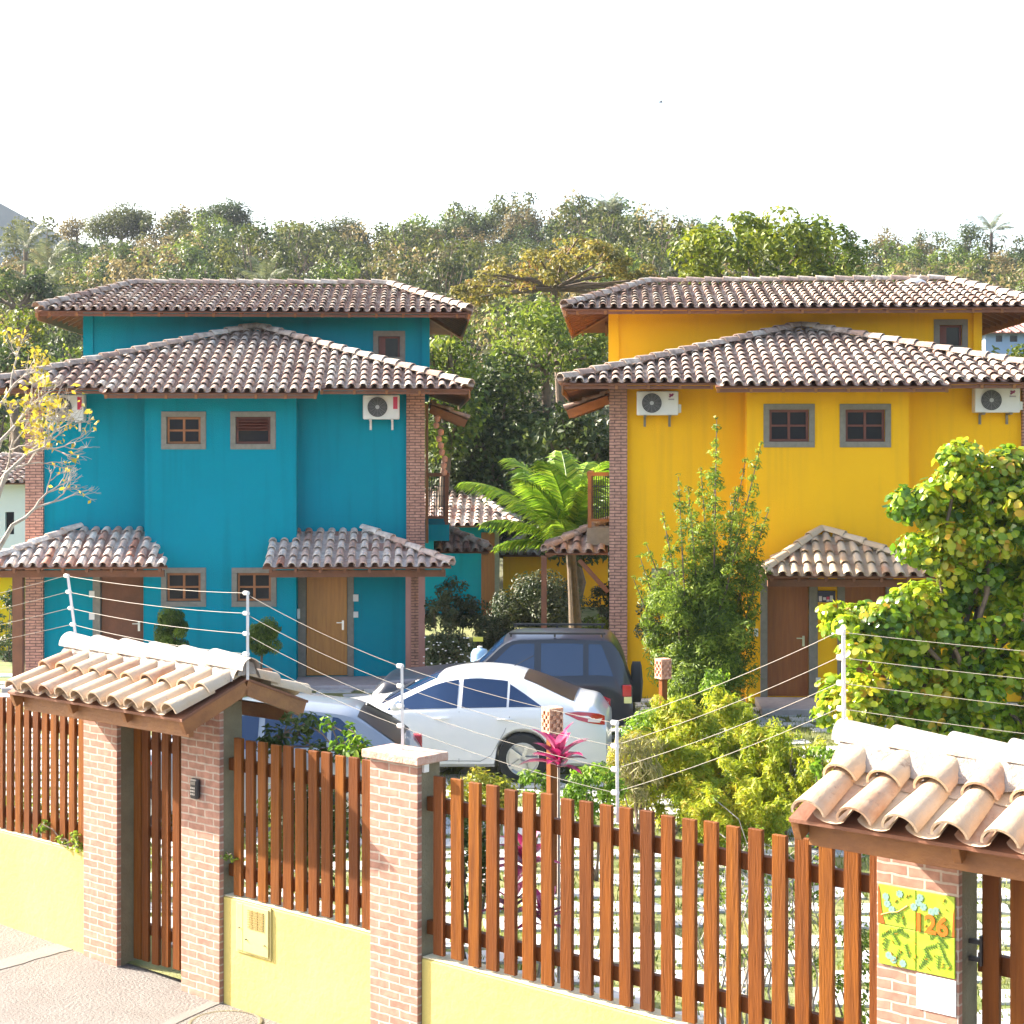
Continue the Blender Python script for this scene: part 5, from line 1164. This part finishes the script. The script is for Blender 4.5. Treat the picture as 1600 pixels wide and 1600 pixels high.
def palm(name, label, base, H, nf, L, seed, m, group=None, r=.10, e_hi=1.45, parent=None, lean_=(0, 0), azs=None, nn=26):
    o = plant(name, label, 'palm tree', base, group); rg = random.Random(seed); mb, rb = MB(), MB(); top = Vector((lean_[0], lean_[1], H))
    for k in range(nf):
        az = azs[k][0] if azs else k*2.4+rg.uniform(-.3, .3); e0 = azs[k][1] if azs else e_hi-1.2*(k/nf)+rg.uniform(-.1, .1); l = L*(azs[k][2] if azs else rg.uniform(.85, 1.1)); frond(mb, rb, top, az, l, e0, seed*50+k, n=nn)
    mb.build('fronds', m, o); rb.build('frond_stalks', m, o)
    t = MB(); t.tube([(0, 0, 0), (lean_[0]*.4, lean_[1]*.4, H*.4), (lean_[0]*.8, lean_[1]*.8, H*.8), top], [r*1.3, r*1.05, r*.9, r*.95], 12); t.build('trunk', bark, o); return o
palmm = leafm('palm_leaf', [(0.065, 0.138, 0.009), (0.156, 0.300, 0.016), (0.286, 0.425, 0.027), (0.429, 0.500, 0.054)], .45, rough=.4)
azs = [(1.75, 1.5, 1.0), (1.2, 1.38, .95), (.3, 1.3, .9), (2.6, 1.3, 1.05), (3.1, .95, 1.15), (-2.4, 1.2, .9), (-1.2, 1.25, .85), (-.5, 1.1, .8), (3.4, .7, .85), (0.1, .8, .7), (-1.8, .8, .75), (2.2, 1.15, 1.0), (.9, 1.1, .9), (-2.9, .45, .7), (-2.1, 1.4, .95), (-.9, 1.4, .95), (-1.5, .3, .7), (-2.7, .9, .8)]
Pb = W(892, 862, 41.0); palm('coconut_palm', 'short bright green palm with arching fronds between the two houses', (Pb.x+.12, Pb.y, 0), Pb.z, 16, 2.75, 3, palmm, r=.13, lean_=(-.12, 0), azs=azs, nn=30)

# bare tree with yellow leaves at the left edge
Yl = 21.5; bx = (-95-800)/F*Yl; o = plant('bare_tree', 'pale nearly leafless tree with a few yellow leaves at the left edge', 'tree', (bx, Yl, 0)); b = MB(); tips = []; rg = random.Random(12)
def grow(p, d, L, r, dep):
    q = p+d*L; m_ = p.lerp(q, .5)+Vector((rg.uniform(-1, 1), rg.uniform(-1, 1), rg.uniform(-1, 1)))*L*.09; b.tube([p, m_, q], [r, r*.85, r*.66], 5 if dep < 3 else 7, cap=False)
    if dep == 0: tips.append(q); return
    if dep < 3: tips.append(q)
    for k in range(rg.choice((2, 3, 3))):
        nd = (d+Vector((rg.gauss(0, .45), rg.gauss(0, .4), rg.gauss(.02, .42)))).normalized(); nd.z = max(nd.z, -.35); grow(q, nd, L*rg.uniform(.62, .92), r*.64, dep-1)
fork = Vector((.1, 0, 2.2)); b.tube([(0, 0, 0), (.05, 0, 1.2), fork], [.11, .09, .08], 10)
for px, py in ((-20, 770), (0, 690), (10, 740), (-10, 640), (20, 820)):
    t_ = W(px, py, Yl+rg.uniform(-.5, .5))-Vector((bx, Yl, 0)); b.tube([fork, fork.lerp(t_, .5)+Vector((0, 0, -.05)), t_], [.05, .04, .028], 7); dd = (t_-fork).normalized(); dd = (dd+Vector((.6, 0, 0))).normalized()
    grow(t_, dd, .34, .024, 5)
b.build('branches', bark_pale, o)
T_ = np.array([tuple(t) for t in tips]); rgn = np.random.default_rng(12); wx = (T_[:, 0]+bx)/Yl*F+800; wz = HZ+(CH-T_[:, 2])*F/Yl
pr = np.where((wx < 100) & (wz < 700), .38, .05); k = rgn.uniform(size=len(T_)) < pr; T2 = np.repeat(T_[k], 3, 0)+rgn.normal(0, .05, (k.sum()*3, 3))
leaf_mesh('foliage', T2, rgn.normal(size=T2.shape)+np.array([0, 0, .5]), .075, .6, leafm('yellow_autumn_leaf', [(.25, .24, .03), (.48, .36, .03), (.55, .42, .05)], .4), o, None, 12)

# ------------------------------------------------------------------ back garden and neighbours
def simple_house(name, label, px0, px1, py_eave, py_top, Y, wallm, tilem, dep=5.0, rot=0.0, ov=.5, doorx=None, wins=(), pitch=.24, group=None, py_base=None):
    h = House(name, label, (px0+px1)/2, Y, rot); h.root['category'] = 'house'
    if group: h.root['group'] = group
    x0, x1 = h.x(px0), h.x(px1); ze_ = h.z((px0+px1)/2, py_eave, -ov); zb_ = terr(h.O.x, Y)-.3; m = MB(); hl = []
    for (a, c, d, e_) in wins: hl.append((h.x(a), h.x(c), h.z(a, e_), h.z(a, d)))
    wall_holes(m, x0, x1, zb_, ze_+.1, 0, hl); m.add([(x0, 0, zb_), (x0, dep, zb_), (x0, dep, ze_+.1), (x0, 0, ze_+.1)], [(0, 3, 2, 1)], .5).add([(x1, 0, zb_), (x1, dep, zb_), (x1, dep, ze_+.1), (x1, 0, ze_+.1)], [(0, 1, 2, 3)], .5).add([(x0, dep, zb_), (x1, dep, zb_), (x1, dep, ze_+.1), (x0, dep, ze_+.1)], [(0, 3, 2, 1)], .5); m.build('wall', wallm, h.root)
    for a, c, d, e_ in hl: MB().box(a-.02, c+.02, .12, .14, d-.02, e_+.02).build('window', glass, h.root)
    caps, ch, rt, dk = MB(), MB(), MB(), MB(); yr = dep/2; zr = h.z((px0+px1)/2, py_top, yr); A, B_, C_, D_ = Vector((x0-ov, -ov, ze_)), Vector((x1+ov, -ov, ze_)), Vector((x1+ov, dep+ov, ze_)), Vector((x0-ov, dep+ov, ze_)); q_ = min((x1-x0)/2, dep/2)*.9
    U, V = Vector((x0-ov+q_, yr, zr)), Vector((x1+ov-q_, yr, zr))
    for poly in ([A, B_, V, U], [B_, C_, V], [C_, D_, U, V], [D_, A, U]): tile_slope(caps, ch, poly, pitch=pitch); deck(dk, poly)
    for a, c in ((A, U), (B_, V), (C_, V), (D_, U), (U, V)): ridge_run(rt, a, c)
    r = caps.build('roof', tilem, h.root); ch.build('channel_tiles', tilem, r); rt.build('ridge_tiles', tilem, r); dk.build('roof_boards', wood_dark, r); return h
ht = simple_house('garden_house', 'low teal house with a tiled roof behind the garden, seen between the two houses', 600, 775, 822, 768, 46.0, teal, tile_grey, dep=6, ov=.6)
hx0, hx1 = ht.x(752), ht.x(773)
dd_ = MB().box(hx0, hx1, -.05, -.004, 0, 2.2).build('door', wood_red, ht.root); MB().box(hx1, hx1+.12, -.07, -.004, 0, 2.25).build('door_frame', stone, ht.root)
simple_house('orange_outbuilding', 'shaded orange-yellow outbuilding wall behind the palm', 786, 950, 868, 835, 48.5, yel, tile_dark, dep=4)
simple_house('white_house', 'white house at the left edge behind the brick column of the blue house', -150, 55, 755, 715, 47, mat('white_stucco', (.72, .74, .74), .9, var=.4, vscale=1, col2=(.6, .63, .64)), tile_dark, dep=6, wins=((8, 22, 800, 835), (-60, -30, 800, 860)))
simple_house('yellow_neighbour_house', 'yellow wall of a neighbouring building at the left edge, below the porch roof', -160, 22, 893, 865, 38, yel, tile_dark, dep=3)
simple_house('hill_house', 'distant pale blue house with a reddish roof at the right edge, under the eave', 1540, 1625, 520, 503, 95, mat('pale_blue_stucco', (.30, .42, .58), .9), mat('faded_red_tile', (.40, .22, .20), .9, var=.5), dep=6, wins=((1556, 1566, 524, 534), (1578, 1590, 524, 534)), pitch=.5)

# trees -----------------------------------------------------------
LEAFMUL = 1.5
treemat = {
 'olive': leafm('crown_olive', [(0.0192, 0.0304, 0.0076), (0.0480, 0.0624, 0.0102), (0.0872, 0.1008, 0.0170), (0.1448, 0.1448, 0.0323)], .45),
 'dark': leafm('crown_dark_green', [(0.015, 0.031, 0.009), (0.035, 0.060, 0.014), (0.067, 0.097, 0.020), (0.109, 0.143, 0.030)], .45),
 'dry': leafm('crown_dry', [(0.0808, 0.0663, 0.0229), (0.1538, 0.1215, 0.0450), (0.2244, 0.1768, 0.0638), (0.2865, 0.2235, 0.0842)], .45),
 'green': leafm('crown_fresh_green', [(0.035, 0.060, 0.009), (0.083, 0.131, 0.014), (0.156, 0.208, 0.021), (0.264, 0.285, 0.038)], .45),
 'lime': leafm('crown_lime', [(0.0396, 0.0683, 0.0036), (0.0995, 0.1417, 0.0054), (0.1788, 0.2156, 0.0090), (0.2635, 0.2705, 0.0180)], .4),
 'autumn': leafm('crown_autumn', [(0.0749, 0.0848, 0.0207), (0.1606, 0.1472, 0.0315), (0.2570, 0.2152, 0.0315), (0.2038, 0.0968, 0.0369)], .5)}
def tree(name, label, base, H, rx, ry, rz, n, cr, m, leaf, per, seed, group=None, cat='tree', trunk=.18, cz=None, low=-.6, asp=.55, flat=.8):
    o = plant(name, label, cat, base, group); cz = cz if cz is not None else H-rz
    cl = crown_clumps(0, 0, cz, rx, ry, rz, n, cr, seed, low); C_, N_, Rr = clump_points(cl, per, seed, flat=flat, upbias=.6)
    leaf_mesh('crown', C_, N_, leaf, asp, treemat[m], o, Rr, seed); b = MB()
    limbs(b, (0, 0, -.3), (0, 0, max(.8, cz-rz*.7)), [c for c, r in cl[::max(1, n//9)]], trunk, seed, rend=.03, wob=.3); b.build('trunk', bark, o); return o
# mid-distance individual trees, lit crown tops
def at(px, Y): x_ = (px-800)/F*Y; return Vector((x_, Y, terr(x_, Y)))
def T(name, label, px, pyt, Y, wpx, hpx, m, n, leaf, per, seed, cat='tree', low=-.6, crk=.30, flat=.8, trunk=.18):
    if seed > 300: pyt += 7; hpx *= 1.35; flat = max(flat, .7)
    b_ = at(px, Y); s_ = Y/F; top = CH-(pyt-HZ)*s_-b_.z; rx = wpx*s_/2; rz = hpx*s_/2; cr = crk*min(rx, rz)+.25*crk*max(rx, rz)
    return tree(name, label, b_, top, rx-cr*.6, (rx-cr*.6)*.9, rz-cr*.5, n, cr, m, leaf, per, seed, None, cat, trunk, top-rz, low, flat=flat)
T('shade_tree', 'large green tree, leaves darkened as house shade, filling the gap between the two houses', 770, 545, 50, 250, 300, 'dark', 60, .20, 190, 101, low=-1)  # shade of the houses is put into the darker leaf colour
T('shade_tree', 'yellow green leafy tree right beside the blue house upper wall', 700, 478, 47, 130, 260, 'green', 34, .18, 230, 102, low=-1)
T('shade_tree', 'leafy green tree behind the palm, left of the yellow house', 890, 600, 46, 190, 300, 'dark', 44, .20, 190, 103, low=-1)  # dark leaves here too carry the house shade in their colour
T('shade_tree', 'lime green tree crown in front of the flat-topped tree', 850, 458, 50, 250, 150, 'green', 30, .17, 230, 104, low=-.8)
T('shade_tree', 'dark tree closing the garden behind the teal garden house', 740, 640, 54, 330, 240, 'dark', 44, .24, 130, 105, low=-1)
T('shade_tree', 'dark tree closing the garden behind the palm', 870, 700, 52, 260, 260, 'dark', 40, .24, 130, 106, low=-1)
# flat topped tree with autumn leaves
Y = 58; b_ = at(870, Y); o = plant('flat_topped_tree', 'flat-topped spreading tree with sparse yellow and reddish leaves between the roofs', 'tree', b_); rg = random.Random(8); cl = []; ends = []
for k in range(170):
    a_ = rg.uniform(-1, 1); px = 868+a_*155; arch = 368+ (abs(a_)**2.2)*60 + (20 if a_ < 0 else 0)
    p_ = W(px, arch+rg.uniform(2, 70-25*abs(a_)), Y+rg.uniform(-2.6, 2.6))-b_; cl.append((tuple(p_), rg.uniform(.16, .42)))
    if k % 7 == 0: ends.append(p_)
C_, N_, Rr = clump_points(cl, 260, 8, flat=.45, upbias=.9); leaf_mesh('crown', C_, N_, .17, .55, treemat['autumn'], o, np.clip(Rr, 0, 1), 8)
b = MB(); fk = W(866, 452, Y)-b_; limbs(b, (.6, 0, -.3), fk, ends, .16, 8, rend=.03, wob=.2); b.build('trunk', bark, o)
T('round_tree', 'bright yellow green broad tree rising behind the yellow house roof', 1180, 318, 56, 290, 190, 'lime', 80, .22, 190, 111, low=-.7, crk=.20)
T('round_tree', 'green tree crown at the right side of the bright broad tree', 1290, 335, 60, 130, 160, 'green', 30, .22, 170, 112, low=-.8, crk=.25)
T('round_tree', 'olive tree showing at the right edge behind the yellow upper wall', 1580, 528, 52, 130, 120, 'lime', 18, .18, 200, 113)
T('round_tree', 'yellowish round tree at the left edge above the blue house mid roof', 30, 472, 62, 110, 90, 'autumn' if False else 'lime', 18, .2, 160, 114)
T('round_tree', 'dark green tree at the left edge beside the blue upper wall', 20, 520, 56, 140, 120, 'dark', 22, .2, 170, 115)
T('round_tree', 'green tree right against the blue upper wall on the left', 120, 530, 50, 60, 120, 'green', 14, .17, 200, 116)
T('round_tree', 'dark round tree at the far left below the palm tops', 28, 415, 84, 120, 90, 'dark', 24, .26, 120, 117)
# hillside wood
LEAFMUL = 1.3
protos = []
specs = [('olive', 4.6, 2.3, 1.7, 22), ('dark', 5.2, 2.2, 2.0, 22), ('green', 4.4, 2.1, 1.6, 20), ('dry', 4.6, 2.3, 1.6, 20), ('olive', 6.0, 2.0, 2.4, 22), ('dry', 5.0, 1.9, 1.9, 14), ('dark', 4.2, 2.6, 1.5, 24), ('green', 5.6, 1.7, 2.2, 18)]
labs = {'olive': 'olive green tree in the wood covering the hillside', 'dark': 'dark green tree in the wood covering the hillside', 'green': 'fresh green tree in the wood covering the hillside', 'dry': 'dry brownish grey tree in the wood covering the hillside'}
for i, (m_, H, rx, rz, n) in enumerate(specs):
    protos.append((tree('hillside_tree', labs[m_], (0, 0, 0), H, rx, rx, rz, n,   .62, m_, .25, 120 if m_ != 'dry' or i == 3 else 70, 200+i, 'trees of the hillside wood', trunk=.12, low=-.5), m_))
rg = random.Random(77); used = set(); count = 0; pos = []
Y = 64.0
while Y < 186 and count < 290:
    stp = 3.6+Y*.012; half = (Y*800/F)+3; x_ = -half+rg.uniform(0, stp)
    while x_ < half and count < 290:
        px = 800+x_/Y*F; ztop = terr(x_, Y)+5; py = HZ-(ztop-CH)*F/Y
        hid = (130 < px < 680 and py > 470) or (900 < px < 1600 and py > 470) or (680 <= px <= 900 and py > 560) 
        if not hid: pos.append((x_+rg.uniform(-.9, .9), Y+rg.uniform(-1.5, 1.5))); 
        x_ += stp*rg.uniform(.8, 1.2)
    Y += stp*1.05
print('cand', len(pos)); rg.shuffle(pos); pos.sort(key=lambda p: 0 if p[1] > 150 else 1); pos = pos[:286]
for i, (x_, y_) in enumerate(pos):
    big = rg.uniform(1.0, 1.5); right = x_ > y_*.17
    k = rg.choices(range(8), weights=([3, 2, 2.5, 2.8, 2, 1.8, 2.0, 2] if not right else [2, 1, 1.5, 4, 1, 3, 1, 1.5]))[0]
    first = k not in used; pr, m_ = protos[k]; used.add(k); loc = (x_, y_, terr(x_, y_)-.2); rz_ = rg.uniform(0, 6.28); sc = (big, big, big*rg.uniform(.8, 1.2))
    if first: pr.location = loc; pr.rotation_euler = (0, 0, rz_); pr.scale = sc
    else: copy_tree(pr, loc, rz_, scale=sc)
print('hill trees', len(pos))
# undergrowth filling between the trees
n = 100000; rgn = np.random.default_rng(9); yy = rgn.uniform(58, 200, n); xx = rgn.uniform(-1, 1, n)*(yy*.31+4); zz = np.array([terr(a, c) for a, c in zip(xx, yy)])+rgn.uniform(.0, 3.0, n)
tag(leaf_mesh('undergrowth', np.stack([xx, yy, zz], 1), rgn.normal(size=(n, 3))+np.array([0, -.3, .9]), .42, .6, leafm('undergrowth_leaf', [(.025, .04, .012), (.06, .075, .02), (.12, .12, .05), (.16, .14, .08)], .2), None, None, 9), kind='stuff')
# skyline trees singled out
def Ts(name, label, px, pyt, Y, wpx, hpx, m, n, seed, leaf=.24, per=110, **k): return T(name, label, px, pyt, Y, wpx, hpx, m, n, leaf, per, seed, **k)
Ts('umbrella_tree', 'flat umbrella-crowned tree on the skyline above the left of the blue house', 190, 308, 172, 110, 60, 'olive', 26, 301, flat=.5, crk=.5)
Ts('umbrella_tree', 'thin wide-crowned tree on the skyline at the far left', 120, 328, 176, 60, 36, 'dry', 12, 302, flat=.5, crk=.5)
Ts('umbrella_tree', 'flat-crowned tree sticking up on the skyline above the middle of the blue roof', 355, 305, 170, 95, 40, 'dark', 24, 303, flat=.5, crk=.5)
Ts('skyline_tree', 'small round tree on the skyline left of the flat-crowned tree', 278, 316, 172, 40, 36, 'olive', 10, 304, crk=.5)
Ts('skyline_tree', 'pointed tree cluster on the skyline above the flat-topped tree', 955, 298, 168, 46, 60, 'dark', 16, 305, crk=.45)
Ts('skyline_tree', 'broad dark tree on the skyline left of the bright broad tree', 1005, 325, 160, 110, 70, 'dark', 30, 306, crk=.4)
Ts('skyline_tree', 'wispy pale tree on the skyline in the gap left of the bright tree', 1082, 333, 165, 36, 50, 'dry', 8, 307, crk=.5, per=30)
Ts('skyline_tree', 'low wide trees on the skyline above the right end of the blue roof', 725, 328, 168, 80, 36, 'dark', 16, 308, crk=.5)
Ts('skyline_tree', 'tall pale tree on the skyline above the driveway', 815, 316, 170, 70, 50, 'dry', 16, 309, crk=.5)
Ts('skyline_tree', 'narrow tree on the skyline above the middle of the yellow house', 1438, 343, 172, 18, 60, 'olive', 6, 310, crk=.6)
Ts('skyline_tree', 'tall dark tree on the skyline left of the skyline palm', 1508, 338, 172, 50, 60, 'dark', 14, 311, crk=.45)
Ts('skyline_tree', 'wide round tree on the skyline above the blue roof right half', 540, 332, 160, 90, 50, 'olive', 22, 312, crk=.4)
Ts('skyline_tree', 'round tree on the skyline between the two roofs', 640, 332, 162, 60, 44, 'dark', 16, 313, crk=.4)
Ts('skyline_tree', 'pale tree on the skyline right of the bright broad tree', 1385, 345, 165, 50, 50, 'dry', 12, 314, crk=.5)
pmh = leafm('far_palm_leaf', [(.05, .07, .03), (.12, .14, .06), (.20, .21, .10)], .3)
for i, (px, py, Y, lab) in enumerate(((1549, 352, 172, 'lone palm on the skyline above the right end of the yellow roof'), (952, 318, 166, 'palm crown poking out of the skyline cluster'), (40, 372, 120, 'palm in the wood at the far left, below the skyline'), (75, 405, 112, 'second palm at the far left, lower and right of the first'), (62, 440, 104, 'third palm at the far left, nearest the blue roof'), (415, 430, 100, 'palm in the wood just above the blue house roof'))):
    b_ = at(px, Y); H = CH-(py-HZ)*Y/F-b_.z; palm('hill_palm', lab, b_, max(2.5, H-.8), 12, 2.3, 400+i, pmh, 'palms of the hillside wood', r=.16, nn=12)

# far mountain, blue of distance haze mixed into its forest colour
mv = []; mx = [-420+12*i for i in range(60)]
def mz(x_, y_):
    pk = 90-.46*(x_+178)*(1 if x_ > -178 else .6)
    pk = max(12, min(112, pk))+2.5*math.sin(x_*.09)+1.5*math.sin(x_*.31+y_*.05)
    return pk*max(0, min(1, (y_-420)/180))*max(0, 1-max(0, y_-600)/400)
grid_mesh('far_mountain', mx, [420+20*i for i in range(26)], mz, mat('far_forest_haze_blue', (.012, .036, .042), .95, var=.9, vscale=.10, col2=(.03, .062, .06), bump=1, bscale=.8))
# bird
P0 = W(1032, 160, 60); o = thing('bird', 'tiny dark bird in the white sky', 'bird', P0, .4)
bd = MB(); bd.tube([(-.08, 0, 0), (-.03, 0, .01), (.04, 0, .01), (.1, 0, 0)], [.008, .022, .02, .006], 8); bd.build('body', dark_in, o, smooth=True)
for sy in (-1, 1): q_ = MB(); q_.prism([(-.03, sy*.015, .015), (.035, sy*.015, .015), (.015, sy*.11, .05), (-.01, sy*.19, .035), (-.025, sy*.11, .045)], (0, 0, .004)); q_.build('wing', dark_in, o)

# haze
hz = MB().box(-420, 420, -30, 1000, -3, 150).build('haze', bpy.data.materials.new('haze_air')); hz['kind'] = 'stuff'
hm = hz.data.materials[0]; hm.use_nodes = True; N = hm.node_tree.nodes; N.remove(N['Principled BSDF']); pv = N.new('ShaderNodeVolumePrincipled')
pv.inputs['Color'].default_value = (.80, .88, 1, 1); pv.inputs['Density'].default_value = .00017; pv.inputs['Anisotropy'].default_value = .2; hm.node_tree.links.new(pv.outputs[0], N['Material Output'].inputs['Volume'])
hz.display_type = 'WIRE'
